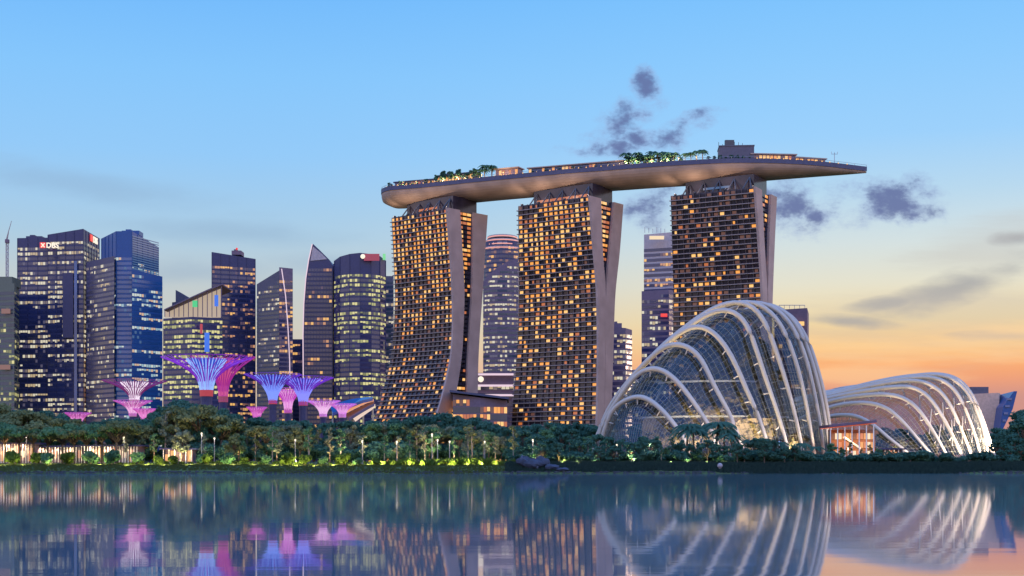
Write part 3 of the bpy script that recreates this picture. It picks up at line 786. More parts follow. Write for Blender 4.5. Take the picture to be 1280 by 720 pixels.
def hullw(s):
    a = min(1, (s/0.045))**0.5 if s < 0.045 else 1
    b = 1 if s < 0.70 else max(0.02, 1 - ((s-0.70)/0.30)**1.9*0.97)
    return 18.5*a*b
def hulld(s):
    a = 0.45+0.55*min(1, (s/0.03))**0.6 if s < 0.03 else 1
    b = 1 if s < 0.66 else max(0.12, 1 - ((s-0.66)/0.34)**1.7*0.88)
    return 9.4*a*b
sm_ = MB(); m = MB(); rm = MB(); dk = MB(); prev = None; pre2 = None
NS = 16
for c, tg_, nr, s in cen:
    hw, hd = hullw(s), hulld(s); ring = []
    sh = (18.5-hw)*0.6 if s > 0.5 else 0       # the prow swings back towards the near rim
    cc = c - nr*sh
    for j in range(NS+1):
        a = math.pi*j/NS; x_ = -math.cos(a); y_ = math.sin(a)
        x_ = math.copysign(abs(x_)**0.75, x_)
        ring.append(cc + nr*(hw*x_) + Vector((0, 0, ZR - hd*y_**1.1)))
    r0, r1 = ring[0], ring[-1]
    e0 = [r0 - nr*0.5, r0 - nr*0.5 + Vector((0, 0, PARA)), r0 + nr*min(0.6, hw*0.5) + Vector((0, 0, PARA)), r0 + nr*min(0.6, hw*0.5)+Vector((0, 0, 1.9))]
    e1 = [r1 + nr*0.5, r1 + nr*0.5 + Vector((0, 0, PARA)), r1 - nr*min(0.6, hw*0.5) + Vector((0, 0, PARA)), r1 - nr*min(0.6, hw*0.5)+Vector((0, 0, 1.9))]
    if prev:
        for j in range(NS): m.quad(prev[j], ring[j], ring[j+1], prev[j+1])
        for ee, pe in ((e0, pre2[0]), (e1, pre2[1])):
            for j in range(4): rm.quad(pe[j], ee[j], ee[(j+1) % 4], pe[(j+1) % 4])
        dk.quad(pre2[0][3], e0[3], e1[3], pre2[1][3])
    else:
        m.f.append(tuple(range(len(m.v), len(m.v)+NS+1))); m.v += [tuple(p) for p in ring]; m.m.append(0)
        rm.obox(e0[0], e1[0]-e0[0], tg_*0.8, Vector((0, 0, PARA)))
    if prev and len(rm.v) % 16 == 0:
        for j in range(NS): sm_.tube([ring[j] - Vector((0, 0, 0.02)), ring[j+1] - Vector((0, 0, 0.02))], 0.09, 3)
    prev, pre2 = ring, (e0, e1)
m.build('hull', M['hull'], skyp, True); sm_.build('panel_seams', M['span_mauve'], skyp); rm.build('parapet', M['hull_rim'], skyp); dk.build('deck', M['deck'], skyp)
def deck_at(px, back=8.0):
    """a point on the deck seen at this column, 'back' metres in from the near rim"""
    best = min(cen, key=lambda q: abs((q[0]-q[2]*18.5).x*F/(q[0]-q[2]*18.5).y + 640 - px))
    c, tg_, nr, s = best
    sh = (18.5-hullw(s))*0.6 if s > 0.5 else 0
    p = c - nr*sh - nr*(hullw(s)) + nr*min(back, 1.7*hullw(s)); p.z = ZR+1.95
    return p, tg_, nr
# handrail and deck lamps along the near rim
m = MB(); lm = MB()
for k, (c, tg_, nr, s) in enumerate(cen):
    sh = (18.5-hullw(s))*0.6 if s > 0.5 else 0
    p = c - nr*sh - nr*hullw(s) + Vector((0, 0, ZR+PARA))
    if k % 2 == 0: m.tube([p, p+Vector((0, 0, 1.3))], 0.12, 4)
    if k: m.tube([pp+Vector((0, 0, 1.2)), p+Vector((0, 0, 1.2))], 0.10, 4)
    pp = p
m.build('handrail', M['steel'], skyp)
for k in range(26):
    px = 950 + k*4.6; p, tg_, nr = deck_at(px, 0.6); lm.sphere(p - nr*1.3 + Vector((0, 0, 1.1)), 0.42, 6, 4)
for k in range(40):
    px = 484 + k*7.4; p, tg_, nr = deck_at(px, 0.6); lm.sphere(p - nr*1.3 + Vector((0, 0, 1.1)), R.uniform(0.2, 0.45), 6, 4)
lm.build('rim_lamps', LIT['hotel'][1], skyp)

def roof_house(label, px0, px1, back, depth, h, wall, lit, litfrac, roofm, over=1.0):
    p, tg_, nr = deck_at((px0+px1)/2, back); D = p.y; Ln = (px1-px0)*D/F/max(0.6, abs(tg_.x))
    o = thing('roof_pavilion', p, label, 'pavilion'); m_ = MB(); st_ = p - tg_*Ln/2
    h += 1.6
    m_.obox(st_, tg_*Ln, nr*depth, Vector((0, 0, h))); m_.build('wall', M[wall], o)
    m_ = MB(); m_.obox(st_ - tg_*over - nr*over + Vector((0, 0, h)), tg_*(Ln+2*over), nr*(depth+2*over), Vector((0, 0, 0.7))); m_.build('roof', M[roofm], o)
    if lit:
        nb = max(2, int(Ln/2.4))
        for i in range(nb):
            if R.random() < litfrac:
                m_ = MB(); m_.obox(st_ + tg_*(Ln*(i+0.12)/nb) - nr*0.15 + Vector((0, 0, h*0.45)), tg_*(Ln/nb*0.76), nr*0.1, Vector((0, 0, h*0.42))); m_.build('window', R.choice(lit), o)
    return o
H = LIT['hotel']
roof_house('low lit terrace house near the left tip of the roof park', 488, 538, 6, 8, 2.8, 'span_mauve', H, 0.8, 'hull_rim')
roof_house('boxy green-topped roof house with glowing windows above the leftmost tower', 542, 588, 9, 12, 5.4, 'span_grey', H[:2], 0.8, 'hull_rim')
roof_house('short lit roof kiosk between the palms and the long roof gallery', 612, 640, 8, 8, 5.5, 'span_mauve', H, 0.6, 'hull')
roof_house('long low red-roofed gallery above the middle hotel tower', 656, 772, 8, 10, 3.6, 'hull_rim', H, 0.45, 'hull')
roof_house('large plain grey plant house, tallest box on the roof park', 898, 941, 8, 16, 9.2, 'span_grey', None, 0, 'span_grey', 0.3)
roof_house('broad lit restaurant roof just right of the plant house', 944, 1000, 8, 9, 3.8, 'span_mauve', H, 0.8, 'hull')
roof_house('lower lit terrace bar towards the pointed tip', 1001, 1040, 6, 5, 2.2, 'span_mauve', H, 0.8, 'hull')
p, tg_, nr = deck_at(1052, 4)
o = thing('roof_mast', p, 'thin forked mast standing near the pointed tip of the roof park', 'mast')
m = MB(); m.tube([p, p+Vector((0, 0, 9))], 0.2, 5); m.tube([p+Vector((-2, 0, 8)), p+Vector((2, 0, 8))], 0.14, 4); m.tube([p+Vector((-2, 0, 8)), p+Vector((-2, 0, 9.6))], 0.14, 4); m.tube([p+Vector((2, 0, 8)), p+Vector((2, 0, 9.6))], 0.14, 4); m.build('pole', M['steel'], o)
p, tg_, nr = deck_at(918, 12)
o = thing('roof_antennas', p+Vector((0, 0, 11.6)), 'small cluster of antennas on top of the plant house', 'antenna')
m = MB()
for k in range(7): q = p + tg_*(k*2.6-8) + Vector((0, 0, 11.6)); m.tube([q, q+Vector((0, 0, 1.5+2.2*R.random()))], 0.16, 4)
m.box(p.x-4, p.x+2, p.y-1.5, p.y+1.5, p.z+11.6, p.z+15.6); m.build('mast_set', M['dark'], o)

# ------------------------------------------------------------------ the two glass domes
def glass_material(name, tint, gloss, base):
    m_ = bpy.data.materials.new(name); m_.use_nodes = True; t_ = m_.node_tree
    for n_ in list(t_.nodes): t_.nodes.remove(n_)
    o_ = t_.nodes.new('ShaderNodeOutputMaterial'); mx = t_.nodes.new('ShaderNodeMixShader')
    tr_ = t_.nodes.new('ShaderNodeBsdfTransparent'); tr_.inputs[0].default_value = (*tint, 1)
    gl = t_.nodes.new('ShaderNodeBsdfGlossy'); gl.inputs['Color'].default_value = (*gloss, 1); gl.inputs['Roughness'].default_value = 0.06
    lw = t_.nodes.new('ShaderNodeLayerWeight'); lw.inputs['Blend'].default_value = 0.2
    mr = t_.nodes.new('ShaderNodeMapRange'); mr.inputs['To Min'].default_value = base; mr.inputs['To Max'].default_value = 0.7
    t_.links.new(lw.outputs['Fresnel'], mr.inputs['Value']); t_.links.new(mr.outputs[0], mx.inputs[0])
    t_.links.new(tr_.outputs[0], mx.inputs[1]); t_.links.new(gl.outputs[0], mx.inputs[2]); t_.links.new(mx.outputs[0], o_.inputs[0])
    return m_
M['dome_glass'] = glass_material('dome glass', (0.66, 0.68, 0.68), (0.70, 0.84, 1.0), 0.03)
M['mullion'] = material('mullion steel', (0.20, 0.185, 0.155), 0.6, spec=0.3)
M['rib'] = material('warm white rib paint', (0.46, 0.39, 0.325), 0.45, var=0.03)

def resample(pts, n):
    ds = [0]
    for a, b_ in zip(pts, pts[1:]): ds.append(ds[-1] + (b_-a).length)
    res = []; k = 0
    for i in range(n):
        d = ds[-1]*i/(n-1)
        while k < len(ds)-2 and ds[k+1] < d: k += 1
        s = (d-ds[k])/max(1e-9, ds[k+1]-ds[k]); res.append(pts[k].lerp(pts[k+1], s))
    return res
def dome(label, traces, DL, DR, dl, dr, radius, inset, front, back, sub=5, glass='dome_glass', every=5, cat='glass dome'):
    curves = []
    for i, tr_ in enumerate(traces):
        Lp = (tr_[0][0], DL + dl*i); Rp = (tr_[-1][0], DR + dr*i)
        a = Vector((wx(*Lp), Lp[1])); b_ = Vector((wx(*Rp), Rp[1])); pts = []
        for (px, py) in tr_:
            u = (px-640)/F
            s = (u*a.y - a.x)/((b_.x-a.x) - u*(b_.y-a.y)); q = a + (b_-a)*s
            pts.append(Vector((q.x, q.y, CZ + (HZ-py)*q.y/F)))
        pts[0].z = pts[-1].z = 3.6
        c = resample(spline(pts, 8), 61)
        for _ in range(6): c = [c[0]] + [(c[k-1]+c[k]*2+c[k+1])*0.25 for k in range(1, 60)] + [c[-1]]
        curves.append(c)
    c0 = curves[0][0].lerp(curves[-1][-1], 0.5)
    root = thing('glass_dome', (c0.x, c0.y, 3.6), label, cat)
    for c in curves:
        m_ = MB(); m_.tube(c, [radius*(0.75+0.35*math.sin(math.pi*k/60)) for k in range(61)], 8); m_.build('rib', M['rib'], root, True)
    shell = []
    for c in curves:
        mid = c[0].lerp(c[-1], 0.5); top = max(p.z for p in c); core = mid + Vector((0, 0, top*0.35)); s = []
        for p in c:
            d = (core-p); d = d.normalized()*min(inset, 0.3*d.length); q = p + d; q.z = max(q.z, 3.4); s.append(q)
        shell.append(resample(s, 49))
    def flat(c, off, bulge):
        a, b_ = c[0], c[-1]; n_ = Vector((b_.y-a.y, -(b_.x-a.x), 0)).normalized()
        res = []
        for k in range(49):
            s = k/48; q = a.lerp(b_, s) + n_*off*math.sin(math.pi*s)**0.8; q.z = 3.4; res.append(q)
        return res
    st = [flat(shell[0], front, 0)] + shell + [flat(shell[-1], -back, 0)]
    rows = []
    for k in range(len(st)-1):
        p0, p1, p2, p3 = st[max(k-1, 0)], st[k], st[k+1], st[min(k+2, len(st)-1)]
        for i in range(sub):
            s = i/sub; row = []
            for j in range(49):
                q = 0.5*((2*p1[j]) + (p2[j]-p0[j])*s + (2*p0[j]-5*p1[j]+4*p2[j]-p3[j])*s*s + (3*p1[j]-p0[j]-3*p2[j]+p3[j])*s**3)
                if k in (0, len(st)-2): q = p1[j].lerp(p2[j], s) + Vector((0, 0, 0))
                if k == 0: q.z = p1[j].z + (p2[j].z-p1[j].z)*math.sin(s*math.pi/2)**0.9
                q.z = max(q.z, 3.4); row.append(q)
            rows.append(row)
    rows.append(st[-1])
    g = MB()
    for r in rows: g.v += [tuple(p) for p in r]
    for r in range(len(rows)-1):
        for j in range(48): g.f.append((r*49+j, r*49+j+1, (r+1)*49+j+1, (r+1)*49+j)); g.m.append(0)
    g.build('glass_shell', M[glass], root, False)
    mu = MB()
    for r in range(len(rows)):
        for j in range(49):
            if r+1 < len(rows) and (rows[r][j]-rows[r+1][j]).length > 0.3: mu.tube([rows[r][j], rows[r+1][j]], 0.07, 3)
            if j < 48 and (rows[r][j]-rows[r][j+1]).length > 0.3: mu.tube([rows[r][j], rows[r][j+1]], 0.085, 3)
    mu.build('mullions', M['mullion'], root)
    sm = MB()
    for c, s in zip(curves, shell):
        for k in range(4, 58, every):
            p = c[k]; q = min(s, key=lambda v: (v-p).length); sm.tube([p, q], 0.22, 4)
            nx_ = curves[min(curves.index(c)+1, len(curves)-1)]
    sm.build('struts', M['rib'], root)
    return root, curves, shell
tall = [
 [(744,566),(759,527),(768,510),(783,500),(803,496),(827,512),(850,540),(860,557),(866,570)],
 [(739,566),(755,527),(770,503),(790,474),(807,462),(822,460),(843,473),(863,497),(880,522),(893,545),(903,570)],
 [(737,566),(753,527),(770,496),(800,460),(827,435),(848,429),(873,443),(893,483),(910,513),(920,537),(928,557),(932,570)],
 [(737,566),(753,528),(780,484),(820,441),(840,423),(857,411),(878,406),(900,423),(917,450),(933,487),(947,517),(960,557),(964,572)],
 [(737,566),(753,527),(800,460),(850,417),(870,401),(893,388),(910,385),(930,398),(943,430),(957,473),(970,510),(985,560),(988,574)],
 [(742,566),(757,527),(810,450),(860,406),(895,383),(920,376),(938,379),(954,397),(968,433),(981,473),(991,507),(1003,560),(1006,574)],
 [(760,566),(790,500),(860,420),(905,383),(930,376),(950,379),(973,400),(988,432),(1000,470),(1010,517),(1020,574)],
 [(790,566),(840,460),(900,393),(937,377),(957,379),(977,390),(994,414),(1007,446),(1017,487),(1024,522),(1031,574)],
 [(830,566),(880,450),(930,388),(955,379),(972,383),(987,394),(1001,415),(1013,446),(1024,486),(1033,533),(1038,574)],
 [(870,566),(920,440),(958,390),(975,386),(992,397),(1008,422),(1021,458),(1034,510),(1042,574)]]
d1, c1, s1 = dome('tall glass dome with white ribs in front of the rightmost hotel tower', tall, 505, 482, 8.5, 8.0, 0.82, 2.6, 10, 14)
low = [
 [(960,572),(990,545),(1030,523),(1050,519),(1070,520),(1090,530),(1110,547),(1123,557),(1137,568),(1142,577)],
 [(940,572),(985,532),(1035,510),(1065,504),(1090,504),(1112,512),(1133,532),(1153,556),(1170,574),(1173,578)],
 [(930,572),(980,522),(1035,502),(1080,494),(1110,493),(1130,497),(1148,511),(1167,540),(1180,563),(1189,578)],
 [(925,572),(975,517),(1035,498),(1090,487),(1125,483),(1148,485),(1167,503),(1187,537),(1200,563),(1207,578)],
 [(920,572),(970,512),(1035,495),(1100,480),(1140,475),(1162,479),(1181,494),(1200,533),(1213,565),(1218,578)],
 [(920,572),(975,508),(1035,493),(1100,477),(1150,471),(1176,473),(1196,489),(1213,527),(1223,558),(1228,578)],
 [(925,572),(980,506),(1040,491),(1110,474),(1160,468),(1187,470),(1206,484),(1220,511),(1230,541),(1237,578)],
 [(940,572),(1000,502),(1060,486),(1120,473),(1170,467),(1197,472),(1214,490),(1226,518),(1236,551),(1242,578)],
 [(960,572),(1020,498),(1080,482),(1140,473),(1180,470),(1206,481),(1220,502),(1230,528),(1239,556),(1246,578)]]
M['brace'] = M['rib']
d2, c2, s2 = dome('long low glass dome with white ribs at the right end of the shore', low, 602, 562, 8.5, 6.5, 0.78, 2.2, 6, 10)

ORD = ['first', 'second', 'third', 'fourth', 'fifth', 'sixth', 'seventh', 'eighth', 'ninth', 'tenth', 'eleventh', 'twelfth', 'thirteenth', 'fourteenth', 'fifteenth', 'sixteenth', 'seventeenth', 'eighteenth', 'nineteenth', 'twentieth']
warm = (1.0, 0.84, 0.66)
lamp_body = MB(); lamp_body.box(-0.4, 0.4, -0.3, 0.3, 0, 0.5); lamp_body.tube([(0, 0, 0.4), (0, 0.25, 0.95)], 0.32, 8)
lamp_mesh = lamp_body.mesh('floodlight_body', M['dark'])
for curves, nm_, en in ((c1, 'tall', 20000), (c2, 'low', 42000)):
    for i, c in enumerate(curves):
        foot = c[-1]; inn = (c[-1]-c[0]).normalized()
        base = foot + inn*2.6 + Vector((0.6, -5.0, 0)); base.z = ground_z(base.x, base.y)
        o = bpy.data.objects.new('floodlight', lamp_mesh); COL.objects.link(o); o.location = base
        tag(o, 'small ground floodlight at the foot of the %s rib from left of the %s dome' % (ORD[i], nm_), 'floodlight', 'floodlights at the dome ribs')
        lamp(base + Vector((0, 0.1, 1.3)), en*(1.0 if nm_ == 'tall' else 0.7+0.24*i), warm, 0.5, o, 'SPOT', c[40], 75)

for k in range(6):
    px = 1095 + k*24; D = 582
    o = bpy.data.objects.new('floodlight', lamp_mesh); COL.objects.link(o); o.location = (wx(px, D), D, 4.3)
    tag(o, 'warm floodlight among the trees inside the low dome', 'floodlight', 'floodlights inside the low dome')
    lamp((wx(px, D), D, 5.5), 16000, (1.0, 0.86, 0.62), 1.0, o, 'SPOT', (wx(px, D)+2, D+12, 30), 120)
for i in range(2, len(c2)-1):
    m = MB()
    for k in range(37, 59, 4):
        m.tube([s2[i][min(48, int(k*48/60))], s2[i+1][min(48, int((k-5)*48/60))]], 0.24, 4)
    m.build('rib_reflections', M['rib'], d2)  # added tubes shaped as the ribs' reflections in the glass
# what grows inside the domes
def leafmat(name, a, b_, c_=None, trans=0.2):
    m_ = bpy.data.materials.new(name); m_.use_nodes = True; t_ = m_.node_tree; p_ = t_.nodes['Principled BSDF']
    ge = t_.nodes.new('ShaderNodeNewGeometry'); oi = t_.nodes.new('ShaderNodeObjectInfo')
    ad = t_.nodes.new('ShaderNodeMath'); ad.operation = 'MULTIPLY_ADD'; ad.inputs[1].default_value = 0.55
    ml = t_.nodes.new('ShaderNodeMath'); ml.operation = 'MULTIPLY'; ml.inputs[1].default_value = 0.45
    t_.links.new(oi.outputs['Random'], ml.inputs[0]); t_.links.new(ge.outputs['Random Per Island'], ad.inputs[0]); t_.links.new(ml.outputs[0], ad.inputs[2])
    r_ = t_.nodes.new('ShaderNodeValToRGB'); r_.color_ramp.elements[0].color = (*a, 1); r_.color_ramp.elements[1].color = (*b_, 1)
    if c_:
        e = r_.color_ramp.elements.new(0.85); e.color = (*c_, 1)
    t_.links.new(ad.outputs[0], r_.inputs[0]); t_.links.new(r_.outputs[0], p_.inputs['Base Color'])
    p_.inputs['Roughness'].default_value = 0.7; p_.inputs['Specular IOR Level'].default_value = 0.25
    tl = t_.nodes.new('ShaderNodeBsdfTranslucent'); t_.links.new(r_.outputs[0], tl.inputs['Color'])
    ms = t_.nodes.new('ShaderNodeMixShader'); ms.inputs[0].default_value = 0.4
    t_.links.new(p_.outputs[0], ms.inputs[1]); t_.links.new(tl.outputs[0], ms.inputs[2]); t_.links.new(ms.outputs[0], t_.nodes['Material Output'].inputs[0])
    return m_
M['leaf'] = leafmat('broad leaves', (0.045, 0.135, 0.070), (0.145, 0.270, 0.115))
M['leaf_dark'] = leafmat('dark leaves', (0.028, 0.100, 0.074), (0.085, 0.195, 0.125))
M['leaf_olive'] = leafmat('olive leaves', (0.085, 0.130, 0.055), (0.25, 0.250, 0.10))
M['leaf_pale'] = leafmat('pale sage leaves', (0.13, 0.155, 0.095), (0.27, 0.29, 0.17))
M['leaf_bright'] = leafmat('bright shrub leaves', (0.05, 0.10, 0.012), (0.15, 0.21, 0.03))
M['leaf_rock'] = leafmat('ledge plants', (0.03, 0.05, 0.02), (0.12, 0.10, 0.05), (0.20, 0.15, 0.07))
M['bark'] = material('bark', (0.12, 0.085, 0.06), 0.9, var=0.3, scale=2)
M['bark_pale'] = material('pale bark', (0.26, 0.22, 0.18), 0.9, var=0.3, scale=2)

def leaf(mb_, p, nrm, size, rng, mi=0):
    n_ = (nrm + Vector((rng.gauss(0, .5), rng.gauss(0, .5), rng.gauss(0, .5)))).normalized()
    a = n_.cross(Vector((rng.gauss(0, 1), rng.gauss(0, 1), rng.gauss(0, 1)))).normalized(); b_ = n_.cross(a)
    w, h = size*rng.uniform(.35, .6), size*rng.uniform(.5, .8)
    mb_.quad(p - b_*h, p + a*w, p + b_*h, p - a*w, mi)
def lobe_leaves(mb_, c, r, n_, size, rng, sq=(1, 1, 1), shell=0.55):
    for _ in range(n_):
        d = Vector((rng.gauss(0, 1), rng.gauss(0, 1), rng.gauss(0, 1))).normalized()
        q = rng.uniform(shell, 1.0)**0.7 * rng.uniform(0.9, 1.12)
        leaf(mb_, Vector(c) + Vector((d.x*r*sq[0]*q, d.y*r*sq[1]*q, d.z*r*sq[2]*q)), d, size, rng)

# planted mountain in the tall dome
rg = random.Random(5)
mt = thing('planted_mountain', (wx(915, 535), 535, 3.8), 'tall planted rock mountain seen through the glass of the tall dome', 'planted mountain')
m = MB(); lv_ = MB(); nu = 26
cxm, cym = wx(893, 537), 537
prof = [(0, 30), (8, 27), (16, 25), (24, 20), (32, 17), (39, 12), (44, 8), (47, 3)]
for k, (z, r) in enumerate(prof):
    for j in range(nu):
        a = 2*math.pi*j/nu; rr = r*(1+0.16*math.sin(3*a+z*.3)+0.1*math.sin(7*a+z))
        m.v.append((cxm + rr*1.05*math.cos(a) + z*0.22, cym + rr*0.75*math.sin(a), 3.6+z))
for k in range(len(prof)-1):
    for j in range(nu):
        m.f.append((k*nu+j, k*nu+(j+1) % nu, (k+1)*nu+(j+1) % nu, (k+1)*nu+j)); m.m.append(0)
m.f.append(tuple((len(prof)-1)*nu+j for j in range(nu))); m.m.append(0)
m.build('rock', material('mountain cladding', (0.16, 0.12, 0.085), 0.9, var=0.4, scale=0.25), mt)
for _ in range(7000):
    k = rg.randrange(len(prof)-1); f_ = m.f[k*nu + rg.randrange(nu)]
    a, b_, c_, d_ = [Vector(m.v[i]) for i in f_]; u, v = rg.random(), rg.random()
    p = a*(1-u)*(1-v)+b_*u*(1-v)+c_*u*v+d_*(1-u)*v; nn = (b_-a).cross(d_-a).normalized()
    leaf(lv_, p+nn*rg.uniform(0, .9), nn, 1.5, rg)
lv_.build('plants', M['leaf_rock'], mt)
wk = MB()
for z in (20, 33):
    for j in range(40):
        a, b_ = math.pi*(1.0+j/40), math.pi*(1.0+(j+1)/40)
        r1 = 30 if z == 20 else 22
        p, q = (Vector((cxm+r1*0.95*math.cos(t), cym+r1*0.7*math.sin(t), z)) for t in (a, b_))
        wk.obox(p, q-p, Vector((0, 1.8, 0)), Vector((0, 0, 0.6)))
wk.build('cloud_walk', M['steel'], mt)
for (px, D, z, e) in ((850, 512, 8, 26000), (900, 508, 9, 26000), (950, 512, 8, 26000), (990, 528, 10, 22000), (800, 512, 7, 14000)):
    o = bpy.data.objects.new('floodlight', lamp_mesh); COL.objects.link(o); o.location = (wx(px, D), D, 4.0)
    tag(o, 'warm floodlight inside the tall dome, below the planted mountain', 'floodlight', 'floodlights inside the tall dome')
    lamp((wx(px, D), D-4, 5), e*2.6, (1.0, 0.80, 0.46), 1.0, o, 'SPOT', (wx(915, 545)+(wx(px, D)-wx(915, 545))*0.5, 540, 52), 85)
for (px, D, e, ax, az_) in ((985, 534, 70000, 955, 40), (972, 520, 60000, 950, 30), (796, 528, 70000, 850, 26)):
    o = bpy.data.objects.new('floodlight', lamp_mesh); COL.objects.link(o); o.location = (wx(px, D), D, 4.0)
    tag(o, 'blue-violet floodlight inside the tall dome, beside the planted mountain', 'floodlight', 'blue floodlights inside the tall dome')
    lamp((wx(px, D), D, 5.5), e, (0.16, 0.30, 1.0), 1.0, o, 'SPOT', (wx(ax, 535), 535, az_), 65)

# ------------------------------------------------------------------ steel supertrees
def supertree(label, px, D, ytop, rpx, inner, ynk, ctr, out_c, core_c, trunk_c, es=1.0, ce=0.5):
    x = wx(px, D); zt = wz(ytop, D); zn = wz(ynk, D); Ro = rpx*D/F; Ri = inner*D/F; r0 = max(1.6, Ro*0.13); zg = 4.4
    o = thing('supertree', (x, D, zg), label, 'supertree', 'lit steel supertrees')
    m_ = MB(); m_.tube([(x, D, zg), (x, D, zn-6), (x, D, zn+2)], [r0*1.25, r0, r0*1.1], 14); m_.build('trunk', M['span_navy'], o)
    m_ = MB(); m_.tube([(x, D, zn-3.4), (x, D, zn-0.6)], [r0*1.12, r0*1.2], 14); m_.build('trunk_light', glow('trunk glow', trunk_c, 0.4*es), o)
    def flare(R_, t_, zlo, zhi, pw): return r0 + (R_-r0)*t_**pw, zlo + (zhi-zlo)*(0.35*t_ + 0.65*t_**0.7)
    nb_ = 24; br = MB()
    for k in range(nb_):
        a = 2*math.pi*k/nb_; pts_ = []
        for s in range(9):
            r, z = flare(Ro, s/8, zn-3, zt, 2.3); pts_.append((x+r*math.cos(a), D+r*math.sin(a), z))
        br.tube(pts_, [0.28]*6+[0.24, 0.2, 0.15], 4)
        for s in (5, 7, 8):
            r, z = flare(Ro, s/8, zn-3, zt, 2.3); a2 = 2*math.pi*(k+1)/nb_
            if s < 8:
                r2, z2 = flare(Ro, (s+1)/8, zn-3, zt, 2.3); am = a + math.pi/nb_*(1 if s % 2 else -1)
                br.tube([(x+r*math.cos(a), D+r*math.sin(a), z), (x+r2*math.cos(am), D+r2*math.sin(am), z2)], 0.11, 3)
            br.tube([(x+r*math.cos(a), D+r*math.sin(a), z), (x+r*math.cos(a2), D+r*math.sin(a2), z)], 0.10, 3)
    br.build('canopy_branches', material('canopy uplight glow', lin(out_c), 0.5, var=0.15, emit=lin(out_c), es=0.75*es), o)  # branch emission stands in for the coloured uplights on the canopy
    st_ = MB()
    for k in range(34):
        a = 2*math.pi*(k+.5)/34; pts_ = []
        for s in range(8):
            r, z = flare(Ri, s/7, zn-2, zt-0.6, 1.35); pts_.append((x+r*math.cos(a), D+r*math.sin(a), z))
        st_.tube(pts_, 0.26 if Ro > 8 else 0.2, 4)
    st_.build('light_strips', glow('light strips', ctr, 1.0*es), o)
    fn = MB()
    for k in range(28):
        a, a2 = 2*math.pi*k/28, 2*math.pi*(k+1)/28
        for s in range(6):
            r, z = flare(Ri*0.94, s/6, zn-2, zt-0.8, 1.35); r2, z2 = flare(Ri*0.94, (s+1)/6, zn-2, zt-0.8, 1.35)
            fn.quad((x+r*math.cos(a), D+r*math.sin(a), z), (x+r*math.cos(a2), D+r*math.sin(a2), z), (x+r2*math.cos(a2), D+r2*math.sin(a2), z2), (x+r2*math.cos(a), D+r2*math.sin(a), z2))
    fn.build('canopy_core', glow('canopy core', core_c, ce*es), o)
    return o
supertree('supertree with a magenta canopy, right behind the tallest blue one', 279, 690, 446, 40, 13, 494, (226, 84, 150), (160, 40, 130), (120, 30, 100), (230, 80, 130), 0.75, 0.12)
supertree('tallest supertree, wide purple canopy round a blue-white funnel', 258, 640, 447, 56, 25, 486, (150, 186, 255), (118, 38, 165), (44, 80, 232), (255, 60, 70), 1.0, 0.65)
supertree('blue-cored supertree, left of the close pair', 341, 660, 468, 36, 23, 496, (126, 150, 255), (90, 40, 150), (50, 66, 236), (255, 60, 90))
supertree('blue-violet supertree, right of the close pair', 379, 665, 472, 38, 22, 498, (138, 140, 255), (104, 40, 165), (66, 62, 236), (230, 60, 140))
supertree('pink supertree standing in the gap behind the close pair', 360, 700, 486, 22, 12, 508, (250, 170, 240), (190, 70, 180), (190, 80, 190), (255, 120, 200), 0.85, 0.3)
supertree('supertree with a bright white funnel and thin maroon canopy', 168, 700, 476, 40, 17, 497, (255, 236, 255), (104, 36, 92), (150, 110, 170), (255, 170, 210), 1.0)
supertree('low pink supertree directly below the white-funnelled one', 166, 690, 501, 24, 15, 512, (255, 190, 240), (190, 90, 170), (226, 150, 214), (255, 170, 230), 0.85, 0.3)
supertree('small pink supertree half sunk in foliage, right of the low pink one', 181, 670, 511, 15, 11, 520, (255, 160, 230), (200, 90, 170), (216, 120, 190), (255, 150, 220), 0.85, 0.3)
supertree('small pink canopy barely rising over the trees below the bank tower', 97, 680, 516, 17, 12, 525, (255, 160, 235), (180, 80, 160), (200, 110, 190), (255, 150, 220), 0.85, 0.3)
supertree('pale pink supertree just right of the close pair', 404, 720, 501, 22, 15, 513, (255, 200, 250), (200, 110, 200), (220, 150, 220), (255, 170, 240), 0.85, 0.3)
supertree('pale pink supertree beside the curved striped roof', 428, 735, 505, 18, 12, 514, (255, 190, 250), (200, 110, 200), (216, 140, 220), (255, 170, 240), 0.85, 0.3)
supertree('tiny pink supertree between the tallest one and the close pair', 321, 720, 509, 13, 9, 519, (255, 150, 230), (190, 80, 170), (210, 110, 200), (255, 140, 220), 0.85, 0.3)

# curved striped roof by the foot of the leftmost hotel tower
cp = thing('curved_pavilion', (wx(438, 800), 800, 4.4), 'curved blue roof with orange and white lit stripes beside the leftmost hotel tower', 'pavilion')
def sweep(pa, pb, mat, name, lift, th=1.6):
    m_ = MB(); top = [P(x, y, 800) for x, y in pa]; bot = [P(x, y, 792) for x, y in pb]
    for k in range(len(top)-1):
        m_.quad(bot[k], bot[k+1], top[k+1], top[k]); off = Vector((0, 10, -th))
        m_.quad(top[k]+off, top[k+1]+off, bot[k+1]+Vector((0, 0, -th)), bot[k]+Vector((0, 0, -th)))
        m_.quad(bot[k]+Vector((0, 0, -th)), bot[k+1]+Vector((0, 0, -th)), bot[k+1], bot[k])
    m_.build(name, mat, cp)
sweep([(412, 507), (424, 503), (438, 499), (452, 497), (466, 496)], [(416, 516), (428, 511), (441, 505), (454, 500), (466, 498)], M['glass_blue'], 'roof', 0)
sweep([(424, 514.5), (436, 509.5), (448, 504.5), (458, 501), (467, 499)], [(428, 518), (439, 512), (450, 506.5), (459, 502.5), (467, 500.5)], glow('orange stripe', (250, 170, 120), 0.8), 'lit_stripe', 0, 0.6)
sweep([(431, 518.5), (442, 513), (452, 508), (460, 504.5), (468, 502)], [(436, 523), (446, 516.5), (455, 511), (462, 507), (468, 504)], M['span_mauve'], 'roof_band', 0)
